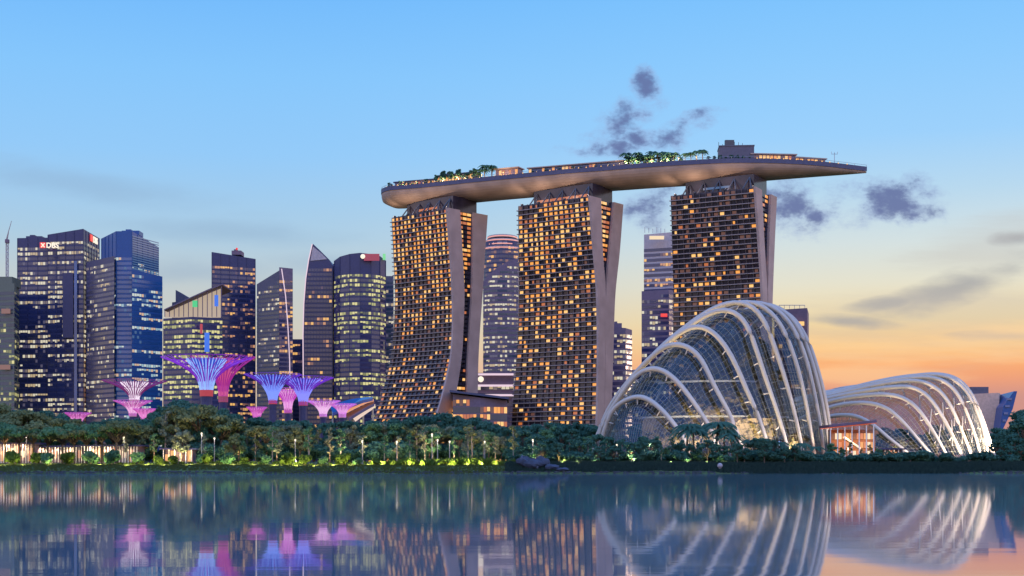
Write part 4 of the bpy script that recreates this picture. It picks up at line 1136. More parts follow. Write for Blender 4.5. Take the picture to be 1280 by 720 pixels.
sweep([(440, 522), (449, 517), (457, 512), (463, 508.5), (469, 505)], [(444, 526), (452, 520), (459, 515), (465, 511), (469, 507)], glow('white stripe', (250, 220, 200), 0.85), 'lit_stripe', 0, 0.6)
m = MB()
for px, y in ((416, 512), (428, 508), (441, 506), (454, 503), (466, 502)): m.tube([(wx(px, 803), 803, 4.4), P(px, y, 803)], 0.5, 6)
m.build('columns', M['steel'], cp)

# ------------------------------------------------------------------ trees
tr_rng = random.Random(21)
def tree_meshes(kind, seed):
    rng = random.Random(seed); tk = MB(); cr_ = MB()
    if kind == 'round':
        h = 15; tk.tube([(0, 0, -0.5), (0.15, 0.1, 3), (0.1, -0.2, 7), (0.3, 0, 10)], [0.42, 0.33, 0.24, 0.12], 7)
        for k in range(22):
            a = rng.uniform(0, 6.28); rr = rng.uniform(0.8, 4.6); zz = rng.uniform(5.0, 13.4); sc_ = 1-0.35*abs(zz-8.5)/5
            c = (rr*sc_*math.cos(a), rr*sc_*math.sin(a), zz); tk.tube([(0.1, 0, 3.6+0.25*zz*0.6), c], [0.16, 0.05], 5)
            lobe_leaves(cr_, c, rng.uniform(0.9, 1.9), 105, 0.8, rng, (1.15, 1.15, 0.7), 0.25)
    elif kind == 'dome':
        tk.tube([(0, 0, -0.5), (0, 0.1, 4), (0.2, -0.1, 11)], [0.55, 0.42, 0.16], 7)
        for k in range(28):
            a = rng.uniform(0, 6.28); t_ = rng.uniform(0.05, 1.08); zz = 6 + 11*math.cos(t_*1.45)**1.0; rr = 6.0*math.sin(t_*1.45)
            c = (rr*math.cos(a), rr*math.sin(a), zz-1.5); tk.tube([(0, 0, 5), c], [0.2, 0.05], 5)
            lobe_leaves(cr_, c, rng.uniform(1.1, 2.2), 115, 0.85, rng, (1.15, 1.15, 0.7), 0.25)
    elif kind == 'umbrella':
        tk.tube([(0, 0, -0.5), (0.2, 0, 4), (0.1, 0.2, 6.2)], [0.4, 0.3, 0.22], 7)
        for k in range(14):
            a = 2*math.pi*k/14 + rng.uniform(-.2, .2); rr = rng.uniform(1.5, 6.8); zz = 10.5 - 0.05*rr*rr + rng.uniform(-.5, .6)
            c = (rr*math.cos(a), rr*math.sin(a), zz); tk.tube([(0.1, 0.1, 5.6), (c[0]*.5, c[1]*.5, 8.3), c], [0.17, 0.1, 0.05], 5)
            lobe_leaves(cr_, c, rng.uniform(1.6, 2.3), 150, 0.75, rng, (1.15, 1.15, 0.45), 0.2)
    elif kind == 'slender':
        tk.tube([(0, 0, -0.5), (0.1, 0, 5), (-0.1, 0.1, 9), (0, 0, 13)], [0.26, 0.2, 0.14, 0.06], 6)
        for k in range(9):
            a = rng.uniform(0, 6.28); zz = 5.5 + k*0.95; rr = rng.uniform(0.6, 2.4)*(1-0.05*k)
            c = (rr*math.cos(a), rr*math.sin(a), zz); tk.tube([(0, 0, zz-2), c], [0.09, 0.04], 5)
            lobe_leaves(cr_, c, rng.uniform(0.8, 1.4), 70, 0.65, rng, (1.1, 1.1, 0.6), 0.1)
    elif kind == 'palm':
        lean = rng.uniform(-.4, .4)
        tk.tube([(0, 0, -0.5), (lean*.3, 0, 3), (lean, 0, 6.8)], [0.24, 0.17, 0.14], 6)
        for k in range(24):
            a = 2*math.pi*k/24 + rng.uniform(-.2, .2); up = rng.uniform(0.1, 1.3); L = rng.uniform(2.3, 3.1); prev_ = Vector((lean, 0, 6.8))
            d = Vector((math.cos(a), math.sin(a), 0)); s_ = Vector((-math.sin(a), math.cos(a), 0))
            for i in range(6):
                q = Vector((lean, 0, 6.8)) + d*L*(i+1)/6 + Vector((0, 0, up*(i+1)/6*1.5 - 2.3*((i+1)/6)**2))
                wl = 0.36*(1-abs(i-2)/5.5)
                cr_.quad(prev_, q, q + s_*wl - Vector((0, 0, .25)), prev_ + s_*wl - Vector((0, 0, .25))); cr_.quad(prev_, prev_ - s_*wl - Vector((0, 0, .25)), q - s_*wl - Vector((0, 0, .25)), q)
                prev_ = q
    elif kind == 'bush':
        tk.tube([(0, 0, -0.3), (0, 0, 0.8)], [0.16, 0.1], 5)
        for k in range(9):
            a = rng.uniform(0, 6.28); rr = rng.uniform(0.1, 1.0)
            lobe_leaves(cr_, (rr*math.cos(a), rr*math.sin(a), rng.uniform(0.9, 1.9)), rng.uniform(0.7, 1.0), 130, 0.42, rng, (1, 1, 0.85), 0.5)
    elif kind == 'spray':
        tk.tube([(0, 0, -0.3), (0, 0, 0.7)], [0.1, 0.06], 5)
        for k in range(120):
            a = rng.uniform(0, 6.28); l_ = rng.uniform(0.9, 2.3); d = Vector((math.cos(a)*rng.uniform(.1, .9), math.sin(a)*rng.uniform(.1, .9), 1)).normalized()
            s_ = d.cross(Vector((rng.gauss(0, 1), rng.gauss(0, 1), .2))).normalized()*0.11; b0 = Vector((rng.uniform(-1.1, 1.1), rng.uniform(-.6, .6), 0))
            t1 = b0 + d*l_*.6; t2 = b0 + d*l_ + Vector((d.x*.5, d.y*.5, -.2))
            cr_.quad(b0-s_, b0+s_, t1+s_*.9, t1-s_*.9); cr_.quad(t1-s_*.9, t1+s_*.9, t2+s_*.1, t2-s_*.1)
    return tk, cr_
PROTO = {}
spec = {'round': (5, 'leaf', 'bark'), 'dome': (4, 'leaf_dark', 'bark'), 'umbrella': (4, 'leaf_olive', 'bark'), 'slender': (4, 'leaf_olive', 'bark_pale'), 'palm': (3, 'leaf_dark', 'bark'), 'bush': (4, 'leaf_bright', 'bark'), 'spray': (3, 'leaf_bright', 'bark')}
for kind, (n_, lm_, bk_) in spec.items():
    PROTO[kind] = []
    for s in range(n_):
        tk, cr_ = tree_meshes(kind, 100+s*7+len(kind))
        PROTO[kind].append((tk.mesh(kind+'_trunk', M[bk_], True), cr_.mesh(kind+'_crown', M[lm_])))
LABELLED = {}
def plant(kind, px, D, height, width=1.0, z=None, name=None, cat='tree', descr=None, group=None, leafm=None):
    nat = {'round': 15, 'dome': 17.5, 'umbrella': 11.6, 'slender': 14.6, 'palm': 8.2, 'bush': 2.7, 'spray': 2.3}[kind]
    tkm, crm = tr_rng.choice(PROTO[kind]); x = wx(px, D)
    if z is None: z = ground_z(x, D)
    nm_ = name or {'round': 'broadleaf_tree', 'dome': 'broadleaf_tree', 'umbrella': 'umbrella_tree', 'slender': 'slender_tree', 'palm': 'palm_tree', 'bush': 'round_bush', 'spray': 'grassy_shrub'}[kind]
    o_ = thing(nm_, (x, D, z), None, cat, group); s = height/nat; o_.scale = (s*width, s*width, s); o_.rotation_euler = (0, 0, tr_rng.uniform(0, 6.28))
    for me, pn in ((tkm, 'stem' if kind in ('bush', 'spray') else 'trunk'), (crm, 'foliage' if kind in ('bush', 'spray') else 'crown')):
        c = bpy.data.objects.new(pn, me); COL.objects.link(c); c.parent = o_
        if leafm and pn in ('foliage', 'crown'): c.material_slots[0].link = 'OBJECT'; c.material_slots[0].material = M[leafm]
    LABELLED.setdefault(descr, []).append((px, D, o_))
    return o_
PLACES = [(0, 'at the far left edge'), (28, 'below the bank tower'), (112, 'below the blue glass tower'), (150, 'below the white-funnelled supertree'), (205, 'below the tallest supertree'),
          (310, 'below the close supertree pair'), (400, 'below the curved yellow tower'), (462, 'below the leftmost hotel tower'), (570, 'below the hotel atrium'), (634, 'below the middle hotel tower'),
          (745, 'left of the tall dome'), (850, 'in front of the tall dome'), (960, 'right of the tall dome'), (1045, 'between the two domes'), (1130, 'in front of the low dome'), (1245, 'at the far right edge')]
def place_name(px):
    r_ = PLACES[0][1]
    for a, nm_ in PLACES:
        if px >= a: r_ = nm_
    return r_
TOPS = [(0, 500), (30, 508), (60, 506), (100, 522), (130, 520), (150, 514), (180, 520), (205, 500), (222, 492), (245, 500), (270, 504), (300, 515), (330, 519), (380, 521), (430, 520), (470, 519), (520, 516), (560, 510), (600, 519), (640, 527), (680, 525), (720, 521), (750, 530), (800, 536), (860, 540), (905, 530), (950, 545), (1000, 566), (1040, 568), (1100, 566), (1180, 574), (1235, 572), (1250, 545), (1265, 525), (1280, 512), (1340, 510)]
def top_at(px):
    for (a, ya), (b_, yb) in zip(TOPS, TOPS[1:]):
        if px <= b_: return ya + (yb-ya)*(px-a)/(b_-a)
    return 515
# back row: dark crowns that close the skyline of the garden
px = -20
while px < 752:
    D = tr_rng.uniform(520, 570); yt = top_at(max(0, px)) + tr_rng.uniform(0, 6); h = wz(yt, D) - ground_z(wx(px, D), D)
    k = 'dome' if tr_rng.random() < 0.6 else 'round'
    plant(k, px, D, h, tr_rng.uniform(0.8, 1.0), descr='tall dark tree in back row', group='back row of garden trees', leafm='leaf_dark'); px += tr_rng.uniform(11, 17)
# middle row: mixed
px = -10
while px < 860:
    D = tr_rng.uniform(478, 500) if px < 740 else tr_rng.uniform(456, 470); yt = top_at(max(0, px)) + tr_rng.uniform(6, 20)
    h = wz(yt, D) - ground_z(wx(px, D), D)
    if px < 150: k = tr_rng.choice(['umbrella', 'umbrella', 'round'])
    elif px < 640: k = tr_rng.choice(['round', 'slender', 'dome', 'round', 'umbrella'])
    else: k = tr_rng.choice(['round', 'dome', 'dome'])
    dd = {'umbrella': 'flat-topped tree in middle row', 'round': 'bushy tree in middle row', 'dome': 'broad dark tree in middle row', 'slender': 'slender pale-stemmed tree in middle row'}[k]
    plant(k, px, D, h, tr_rng.uniform(0.8, 1.15) if k != 'umbrella' else 1.0, descr=dd, group='middle row of garden trees', leafm=tr_rng.choice([None, None, 'leaf_pale', 'leaf_olive']) if 150 < px < 640 else None); px += tr_rng.uniform(10, 17)
# front row: slender pale trees by the path, and small trees towards the domes
for px in (158, 190, 228, 252, 290, 301, 338, 345, 384, 411, 426, 455, 482, 498, 515, 533, 541, 566, 588, 604, 618, 640):
    D = tr_rng.uniform(458, 470); yt = tr_rng.uniform(528, 545); plant(tr_rng.choice(['slender', 'slender', 'round']), px+tr_rng.uniform(-3, 3), D, wz(yt, D)-ground_z(wx(px, D), D), tr_rng.uniform(0.75, 1.0), descr='slim olive tree in front row', group='front row of slim trees', leafm=tr_rng.choice(['leaf_olive', 'leaf_pale', 'leaf_pale', 'leaf']))
px = 650
while px < 1000:
    D = tr_rng.uniform(448, 462); yt = tr_rng.uniform(543, 558); plant(tr_rng.choice(['round', 'dome', 'slender', 'round']), px, D, wz(yt, D)-ground_z(wx(px, D), D), tr_rng.uniform(0.9, 1.25), descr='small dark tree by the water', group='small shore trees before the domes', leafm='leaf_dark'); px += tr_rng.uniform(9, 14)
for px, y in ((858, 522), (868, 528), (895, 519), (905, 530), (916, 536), (938, 545), (975, 548), (1003, 550), (1022, 555)):
    D = tr_rng.uniform(462, 474); plant('palm', px, D, wz(y, D)-ground_z(wx(px, D), D), 1.25, descr='palm against the ribs of the tall dome', group='palms before the tall dome')
px = 1000
while px < 1242:
    D = tr_rng.uniform(450, 475); yt = tr_rng.uniform(563, 574); plant(tr_rng.choice(['round', 'dome', 'slender']), px, D, wz(yt, D)-ground_z(wx(px, D), D), 1.3, descr='small shore tree', group='small shore trees before the domes', leafm='leaf_dark'); px += tr_rng.uniform(8, 13)
for px, y, D in ((1248, 548, 500), (1256, 540, 480), (1263, 532, 510), (1268, 540, 470), (1274, 522, 500), (1281, 508, 480), (1292, 514, 490), (1251, 560, 455), (1262, 556, 458), (1276, 552, 455)):
    plant(tr_rng.choice(['round', 'dome']), px, D, wz(y, D)-ground_z(wx(px, D), D), 1.05, descr='dark bushy tree', group='dark trees at the right edge', leafm='leaf_dark')
for px, y in ((1040, 553), (1052, 558), (1063, 551), (1076, 560), (1088, 554), (1099, 559), (1112, 562)):
    D = tr_rng.uniform(470, 490); plant(tr_rng.choice(['slender', 'round']), px, D, wz(y, D)-ground_z(wx(px, D), D), 0.9, descr='thin small tree before the lit restaurant', group='small trees before the restaurant')
# distant rows behind the domes
px = 735
while px < 1300:
    D = tr_rng.uniform(690, 760); plant('dome', px, D, tr_rng.uniform(13, 20), 1.3, descr='far tree behind the domes', group='far trees behind the domes', leafm='leaf_dark'); px += tr_rng.uniform(17, 24)
# trees inside the low dome
for k in range(9):
    px = 1075 + k*16; D = 590 + (k % 3)*8; plant('round', px, D, tr_rng.uniform(9, 16), 0.9, descr='tree growing inside the low dome', group='trees inside the low dome', leafm='leaf_rock')
# dark undergrowth between the trunks
px = 176
while px < 645:
    D = tr_rng.uniform(476, 492); plant('bush', px, D, tr_rng.uniform(4, 7.5), 1.1, cat='bush', descr='dark undergrowth bush', group='undergrowth between the trunks', leafm='leaf_dark'); px += tr_rng.uniform(8, 13)
for px in (6, 24, 41, 60, 78, 92, 108, 127, 146):
    D = tr_rng.uniform(456, 462); plant('umbrella', px, D, wz(tr_rng.uniform(524, 536), D)-ground_z(wx(px, D), D), 0.95, descr='flat-topped tree before the lit pavilions', group='flat-topped trees before the pavilions', leafm=tr_rng.choice(['leaf_olive', 'leaf']))
# round bushes along the bank
for px, w in ((16, 17), (47, 15), (57, 14), (84, 15), (114, 16), (140, 18), (172, 15), (198, 11), (217, 11), (252, 12), (258, 13), (285, 14), (304, 9), (333, 11), (360, 15), (381, 13), (404, 10), (428, 14), (447, 9), (470, 9)):
    D = tr_rng.uniform(446.5, 450); hh_ = w*D/F*1.12
    plant('bush', px, D, hh_, 1.05, cat='bush', descr='clipped round bush', group='round bushes along the bank', leafm='leaf_bright' if tr_rng.random() < 0.6 else 'leaf')
px = 150
while px < 660:
    D = tr_rng.uniform(447, 453); plant('spray', px, D, tr_rng.uniform(1.6, 3.4) if px > 480 else tr_rng.uniform(0.9, 1.8), 1.3, cat='shrub', descr='tufted grassy shrub', group='tufted shrubs along the bank'); px += tr_rng.uniform(7, 12)
px = 640
while px < 1290:
    D = tr_rng.uniform(452, 458); plant('bush', px, D, tr_rng.uniform(2.2, 4.5), 1.5, cat='bush', descr='loose dark hedge bush', group='dark hedge bushes behind the bank', leafm='leaf_dark'); px += tr_rng.uniform(9, 14)

# trees and palms on the roof park
def roof_plant_tree(kind, px, back, h, w=1.0, descr=''):
    p, tg_, nr = deck_at(px, back); o_ = plant(kind, 0, p.y, h, w, z=p.z, descr=descr, group='roof park trees', leafm='leaf_dark' if kind != 'umbrella' else 'leaf'); o_.location = p
    LABELLED[descr][-1] = (px, p.y, o_)
for k in range(16): roof_plant_tree('round', 540+k*3.6, 3 + 7*(k % 2), tr_rng.uniform(6.5, 10.5), 0.9, 'leafy roof tree by the green-topped roof house')
for k in range(5): roof_plant_tree('palm', 592+k*5, 7, tr_rng.uniform(9, 13), 1.2, 'palm beside the green-topped roof house')
for k in range(10): roof_plant_tree('palm', 780+k*6.3, 6+3*(k % 2), tr_rng.uniform(8.5, 12), 1.25, 'palm in the roof grove between the towers')
for k in range(16): roof_plant_tree('round', 779+k*4.4, 5+5*(k % 2), tr_rng.uniform(6, 9), 0.95, 'leafy tree in the roof grove between the towers')
for k in range(6): roof_plant_tree('palm', 855+k*5.2, 6, tr_rng.uniform(8, 12), 1.2, 'palm near the plant house')
for k in range(7): roof_plant_tree('round', 662+k*16, 4, tr_rng.uniform(3, 4.2), 1.1, 'little roof tree before the red-roofed gallery')
for k in range(9): roof_plant_tree('round', 482+k*6.5, 3.5, tr_rng.uniform(3.5, 6), 1.0, 'little roof tree near the left tip')
for k in range(9): roof_plant_tree('round', 885+k*7, 4, tr_rng.uniform(3.5, 5), 1.1, 'little roof tree at the foot of the plant house')
M['lamp_glass'] = glow('lamp globe', (255, 236, 200), 1.3)
gl_ = MB(); gl_.tube([(0, 0, 0), (0, 0, 3.2)], 0.14, 6); glm = gl_.mesh('lantern_base', M['dark']); gg = MB(); gg.sphere((0, 0, 3.5), 0.42, 8, 6); ggm = gg.mesh('lantern_globe', LIT['hotel'][1])
for i, (px, e) in enumerate(((500, 1100), (520, 1100), (552, 1900), (566, 1900), (580, 1700), (604, 1200), (630, 1200), (782, 2000), (795, 1600), (815, 2000), (833, 2000), (850, 1400), (872, 1200))):
    p, tg_, nr = deck_at(px, 2.5); o = thing('roof_lantern', p, 'glowing roof lantern, %s from the left along the roof park' % ORD[i], 'lantern', 'lanterns on the roof park')
    for me, nm_ in ((glm, 'base'), (ggm, 'globe')):
        c = bpy.data.objects.new(nm_, me); COL.objects.link(c); c.parent = o
    lamp(p + Vector((0, 0, 2.2)), e*5, (1.0, 0.68, 0.32), 0.4, o)

# label the repeats by what stands behind them
for descr, items in LABELLED.items():
    if not descr: continue
    by = {}
    for px, D, o in items: by.setdefault(place_name(px) if 'roof' not in descr and 'palm beside' not in descr and 'palm near' not in descr and 'inside' not in descr and 'palm against' not in descr else '', []).append((px, o))
    for pl, lst in by.items():
        lst.sort(key=lambda q: q[0]); n_ = len(lst)
        for i, (px, o) in enumerate(lst):
            if n_ == 1: lead = ''
            elif i == 0: lead = 'leftmost '
            elif i == n_-1: lead = 'rightmost '
            elif i < n_/2: lead = (ORD[i] if i < 20 else 'middle') + ' from left, '
            else: lead = ORD[n_-1-i] + ' from right, '
            o['label'] = (lead + descr + (' ' + pl if pl else '')).strip()

# ------------------------------------------------------------------ shore: promenade, lamps, restaurant, rocks
path = MB(); lastp = None
pm = material('pale path', (0.30, 0.26, 0.22), 0.85, var=0.15, scale=0.5)
for i in range(-90, 92):
    x = i*4.0; a = Vector((x, 458.5, ground_z(x, 458.5)+0.12)); b_ = Vector((x, 462, ground_z(x, 462)+0.12))
    if lastp: path.quad(lastp[0], a, b_, lastp[1])
    lastp = (a, b_)
tag(path.build('path', pm), kind='structure')
warm_room = [glow('bright dining room', (255, 226, 190), 1.0), glow('amber dining room', (255, 176, 104), 0.8), glow('rose dining room', (232, 138, 96), 0.8), glow('dim dining room', (140, 84, 64), 0.7)]
def hall(label, px0, px1, D, y0, y1, n_, mats, roofm='span_navy', pw=None, wc=(1, .72, .45)):
    x0, x1 = wx(px0, D), wx(px1, D); z0 = ground_z((x0+x1)/2, D); z1 = wz(y0, D)
    o_ = thing('garden_pavilion', ((x0+x1)/2, D, z0), label, 'pavilion')
    m_ = MB(); m_.box(x0, x1, D+1.0, D+9, z0-0.4, z1); m_.build('wall', M['span_mauve'], o_)
    m_ = MB(); m_.box(x0-1.4, x1+1.4, D-1.4, D+10, z1, z1+0.5); m_.build('roof', M[roofm], o_)
    for i in range(n_):
        a = x0 + (x1-x0)*(i+0.08)/n_; b2_ = x0 + (x1-x0)*(i+0.92)/n_; m_ = MB(); hz_ = z1-z0; m_.box(a, b2_, D+0.85, D+0.97, z0+hz_*tr_rng.choice((0.1, 0.1, 0.3, 0.4)), z1-hz_*tr_rng.choice((0.08, 0.2, 0.35))); m_.build('window', tr_rng.choice(mats), o_)
    for i in range(n_+1):
        a = x0 + (x1-x0)*i/n_; m_ = MB(); m_.tube([(a, D-0.9, z0), (a, D-0.9, z1)], 0.14, 6); m_.build('post', M['white'], o_)
    if pw:
        for k in range(pw[0]): lamp((x0+(x1-x0)*(k+.5)/pw[0], D-1.2, z1-0.3), pw[1], wc, 0.5, o_, 'SPOT', (x0+(x1-x0)*(k+.5)/pw[0], D-0.2, z0), 150)
    return o_
hall('long brightly lit pavilion at the far left edge, seen between tree trunks', -18, 40, 466, 555, 576, 17, warm_room[:3]+warm_room[:1], pw=(3, 1800))
hall('lit pavilion with amber windows right of the far-left one', 44, 100, 474, 559, 576, 15, warm_room*2+[M['hotel_glass']], pw=(3, 1400))
hall('lit pavilion below the blue glass tower, brightest near its left end', 103, 172, 467, 558, 576, 19, warm_room+[M['hotel_glass']], pw=(3, 1300))
hall('small dim pavilion with orange windows below the tallest supertree', 205, 240, 470, 562, 576, 5, warm_room[1:], pw=(1, 900))
# restaurant between the domes
rs = thing('restaurant', (wx(1080, 520), 520, 4.1), 'restaurant with a red-orange lit canopy roof between the two domes', 'restaurant')
m = MB(); a, b_ = P(1036, 534, 516), P(1096, 528, 516)
m.obox(a, b_-a, Vector((0, 16, 0)), Vector((0, 0, 0.9))); m.build('canopy_roof', M['span_mauve'], rs)
m = MB(); m.obox(a+Vector((0, 0.4, -0.35)), b_-a, Vector((0, 15, 0)), Vector((0, 0, 0.25))); m.build('canopy_soffit', material('lit red soffit', (0.55, 0.16, 0.07), 0.7, emit=lin((200, 70, 30)), es=0.6), rs)  # emission paints the orange light under the canopy into the soffit
m = MB(); m.box(wx(1038, 530), wx(1094, 530), 530, 534, 4, wz(537, 530)); m.build('wall', material('orange back wall', (0.28, 0.13, 0.07), 0.8), rs)
for i in range(12):
    for lvl in range(3):
        if tr_rng.random() < 0.75:
            p0 = 1040+i*4.5; m = MB(); m.box(wx(p0, 529), wx(p0+3.6, 529), 529.6, 529.9, wz(571-11*lvl, 529), wz(563.5-11*lvl, 529)); m.build('window', tr_rng.choice(warm_room), rs)
m = MB()
for i in range(7): m.tube([(wx(1038+9*i, 517), 517, 4), P(1038+9*i, 535-0.7*i, 517)], 0.2, 6)
m.build('posts', M['white'], rs)
m = MB(); A_, B_ = P(1056, 548, 522), P(1076, 562, 522); m.obox(A_, B_-A_, Vector((0, 3, 0)), Vector((0, 0, 0.8))); m.build('stair', M['white'], rs)
for px in (1045, 1065, 1085): lamp(P(px, 537, 520), 5200, (1, .55, .25), 0.8, rs, 'SPOT', P(px, 572, 524), 130)
hall('low lit terrace kiosk under the ribs of the low dome', 1100, 1128, 532, 562, 575, 5, warm_room[1:3], pw=(1, 1500))

# street lamps
pole = MB(); pole.tube([(0, 0, 0), (0, 0, 7.2)], [0.12, 0.08], 6); pole.tube([(0, 0, 7.2), (0, 0, 7.45)], 0.22, 6); polem = pole.mesh('lamp_pole', M['steel'])
globe = MB(); globe.sphere((0, 0, 7.8), 0.32, 10, 7); globem = globe.mesh('lamp_globe', M['lamp_glass'], True)
for i, (px, y, D) in enumerate(((33, 545, 462), (155, 547, 462), (252, 542, 456.5), (268, 548, 463), (369, 550, 462), (453, 551, 463), (496, 552, 457), (540, 543, 464), (547, 550, 462), (562, 552, 457), (606, 552, 462), (666, 550, 452), (771, 556, 455), (812, 555, 455), (893, 550, 456), (1060, 560, 462))):
    x = wx(px, D); z = ground_z(x, D); s = (wz(y, D)-z)/7.8
    o = thing('street_lamp', (x, D, z), 'thin street lamp with a white globe, %s from the left along the shore' % ORD[i], 'street lamp', 'street lamps along the shore'); o.scale = (1, 1, s)
    for me, nm_ in ((polem, 'pole'), (globem, 'lamp_globe')):
        c = bpy.data.objects.new(nm_, me); COL.objects.link(c); c.parent = o
    lamp((x, D-0.2, z+7.0), 900, (1, .86, .62), 0.3, None, 'SPOT', (x, D-0.2, z), 140).parent = o
    l = bpy.data.objects[-1] if False else [q for q in bpy.data.objects if q.parent == o and q.type == 'LIGHT'][0]; l.location = (0, -0.7, 7.8)
# little garden lights that pick out the bushes and grass
gb = MB(); gb.tube([(0, 0, 0), (0, 0, 0.35)], 0.14, 6); gb.sphere((0, 0, 0.42), 0.16, 6, 4); gbm = gb.mesh('garden_light', M['dark'])
spots = [(6, 447, 260), (30, 447, 320), (64, 448, 260), (100, 446, 260), (126, 447, 300), (160, 446, 420), (185, 447, 380), (206, 446, 300), (238, 446, 300), (268, 445.5, 520), (292, 446, 420), (318, 447, 300), (345, 446, 460), (371, 446, 420), (394, 446, 320), (417, 447, 360), (440, 447, 420), (462, 449, 620), (478, 450, 620), (494, 449, 620), (512, 450, 650), (528, 449, 620), (546, 450, 560), (566, 449, 760), (584, 450, 820), (602, 449, 820), (620, 450, 820), (670, 449, 900), (704, 450, 900), (722, 451, 420), (838, 451, 560), (858, 451, 420), (882, 451, 420), (905, 451, 360)]
for i, (px, D, e) in enumerate(spots):
    x = wx(px, D); z = ground_z(x, D)
    o = bpy.data.objects.new('garden_light', gbm); COL.objects.link(o); o.location = (x, D, z)
    tag(o, 'low garden light among the shrubs on the bank, tiny and dark', 'garden light', 'garden lights on the bank')
    lamp((x, D-2.2, z+0.4), e*(6.0 if px < 430 else 3.8), (1.0, .90, .36), 0.25, o, 'SPOT', (x, D+4, z+2.2), 130)

# dark boulders and stone ramp at the middle of the shore
rock = material('blue-grey rock', (0.032, 0.040, 0.065), 0.85, var=0.35, scale=0.4)
def boulder(px, y, D, rx_, rz_, label, seed):
    rng = random.Random(seed); m_ = MB(); m_.sphere((0, 0, 0), 1, 12, 8)
    m_.v = [(a*rx_*.85*(1+.22*math.sin(5*b_+seed)+rng.uniform(-.1, .1)), b_*rx_*.8*(1+rng.uniform(-.15, .15)), c*rz_*.8*(1+.2*math.sin(4*a+seed)+rng.uniform(-.1, .1))) for a, b_, c in m_.v]
    o_ = bpy.data.objects.new('boulder', m_.mesh('boulder', rock)); COL.objects.link(o_); o_.location = P(px, y, D); tag(o_, label, 'boulder', 'boulders at the middle of the shore')
boulder(655, 577, 440, 2.6, 1.9, 'dark blue boulder nearest the grass edge, leftmost of the shore boulders', 1)
boulder(667, 580, 438, 3.2, 1.9, 'broad dark boulder lying low at the waterline beside the tilted slab', 2)
boulder(678, 578, 440, 2.8, 2.2, 'tallest dark boulder in the middle of the shore pile', 3)
boulder(690, 584, 437.5, 2.6, 1.3, 'low flat boulder at the waterline, right part of the shore pile', 4)
boulder(703, 587, 436.8, 2.4, 0.9, 'smallest flattest boulder, rightmost of the shore pile', 5)
o = MB(); o.obox(P(650, 573.5, 439), P(672, 586, 436.2)-P(650, 573.5, 439), Vector((0.4, 3.2, 0.6)), Vector((0.25, -0.1, 0.6)))
tag(o.build('stone_slab', material('pale slab', (0.075, 0.085, 0.12), 0.8)), 'pale tilted stone slab sloping into the water beside the dark boulders', 'slab')
bz = thing('marker_post', P(900, 590, 437)-Vector((0, 0, 0)), 'pale marker post with a round top at the waterline before the tall dome', 'marker post')
m = MB(); m.tube([P(900, 591.8, 437), P(900, 584, 437)], 0.35, 8); m.build('post', M['span_pale'], bz)
m = MB(); m.sphere(P(900, 582, 437), 0.8, 10, 7); m.build('top', M['span_pale'], bz)

# rough grass along the water's edge
rgx = random.Random(9); gm = MB()
for _ in range(9000):
    px = rgx.uniform(-10, 1290); px = rgx.uniform(-10, 650); D = rgx.uniform(436.3, 449); x = wx(px, D); z = ground_z(x, D)
    h_ = rgx.uniform(0.2, 0.5); w_ = rgx.uniform(.12, .3); dx = rgx.uniform(-.25, .25)
    gm.quad((x-w_, D, z-.05), (x+w_, D+rgx.uniform(-.1, .1), z-.05), (x+dx+w_*.5, D, z+h_), (x+dx-w_*.6, D, z+h_*.9))
tag(gm.build('grass', leafmat('bank blades', (0.03, 0.055, 0.012), (0.09, 0.11, 0.025))), 'rough grass blades growing along the bank of the bay', 'grass', kind='stuff')

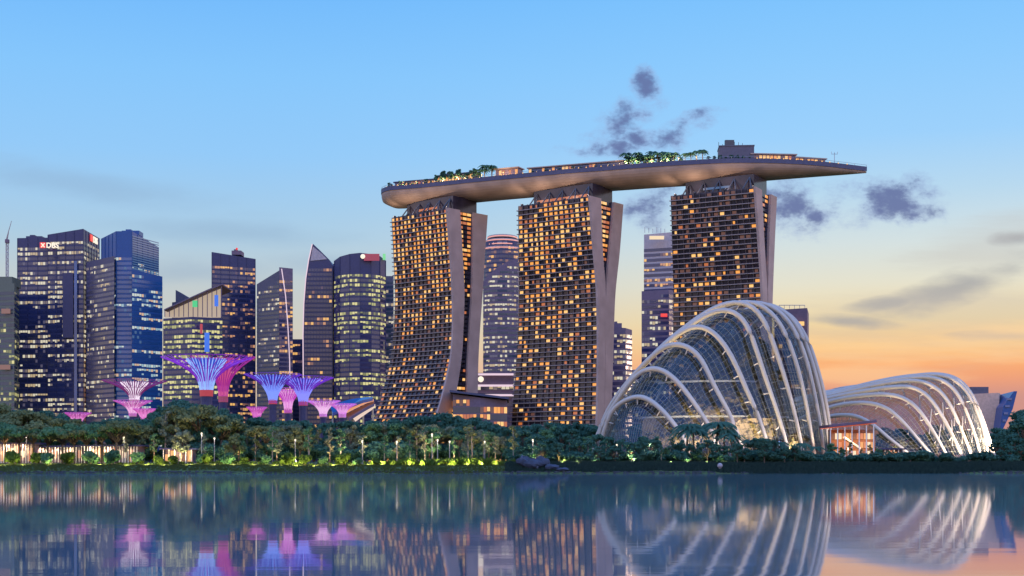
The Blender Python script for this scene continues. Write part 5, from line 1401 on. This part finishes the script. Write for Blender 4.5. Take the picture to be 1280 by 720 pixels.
gm = MB()
for _ in range(16000):
    px = rgx.uniform(632, 1300); D = rgx.uniform(435.8, 452)**1.0; x = wx(px, D); z = ground_z(x, D)
    h_ = rgx.uniform(0.35, 1.2); w_ = rgx.uniform(.2, .5); dx = rgx.uniform(-.25, .25)
    gm.quad((x-w_, D, z-.05), (x+w_, D+rgx.uniform(-.3, .3), z-.05), (x+dx+w_*.5, D-.1, z+h_), (x+dx-w_*.6, D-.1, z+h_*.9))
tag(gm.build('ground_cover', leafmat('dark ground cover', (0.010, 0.030, 0.026), (0.028, 0.06, 0.045))), 'dark low ground cover along the right half of the bank', 'ground cover', kind='stuff')

# uplights in the tree belt
for i, (px, D, e) in enumerate([(20, 466, 1500), (70, 468, 1500), (120, 466, 1500), (196, 466, 1700), (228, 468, 2200), (262, 470, 1600), (300, 468, 1600), (338, 470, 1600), (372, 466, 2200), (410, 468, 1800), (436, 466, 2600), (470, 470, 2200), (500, 466, 2800), (530, 468, 2600), (560, 466, 2800), (590, 468, 2400), (622, 466, 2000), (668, 455, 1800), (706, 456, 1800), (745, 458, 1500), (790, 455, 1500), (850, 455, 1500)]):
    x = wx(px, D); z = ground_z(x, D)
    o = bpy.data.objects.new('garden_light', gbm); COL.objects.link(o); o.location = (x, D-4, z)
    tag(o, 'low tree uplight standing between the trunks of the shore trees', 'garden light', 'tree uplights on the shore')
    lamp((x, D-4, z+0.6), e*3.2, ((1.0, .62, .26) if i % 3 == 0 else (1.0, .84, .46)), 0.25, o, 'SPOT', (x, D+2, z+9), 120)
# broken stones along the waterline
gm = MB(); rq = random.Random(77)
for _ in range(1500):
    px = rq.uniform(-10, 1290); x = wx(px, 436); q = rq.uniform(-0.6, 1.2); D = 436 - shore_off(x) + q; r = rq.uniform(0.12, 0.42)
    c = Vector((x, D, ground_z(x, D) + r*0.2)); k0 = len(gm.v)
    for dx, dy, dz in ((-1, -1, 0), (1, -1, 0), (1, 1, 0), (-1, 1, 0), (-.6, -.6, 1), (.6, -.6, 1), (.5, .6, 1), (-.6, .5, 1)):
        gm.v.append((c.x + dx*r*rq.uniform(.7, 1.5), c.y + dy*r*rq.uniform(.6, 1.1), c.z + (dz-0.4)*r*rq.uniform(.6, 1.0)))
    for f in ((4,5,6,7), (0,1,5,4), (1,2,6,5), (2,3,7,6), (3,0,4,7)): gm.f.append(tuple(k0+i for i in f)); gm.m.append(0)
tag(gm.build('shore_stones', material('shaded stones', (0.028, 0.03, 0.035), 0.8, var=0.4)), 'small broken stones scattered along the waterline of the bank', 'stones', kind='stuff')  # stone colour darkened to carry the shadow along the bank front
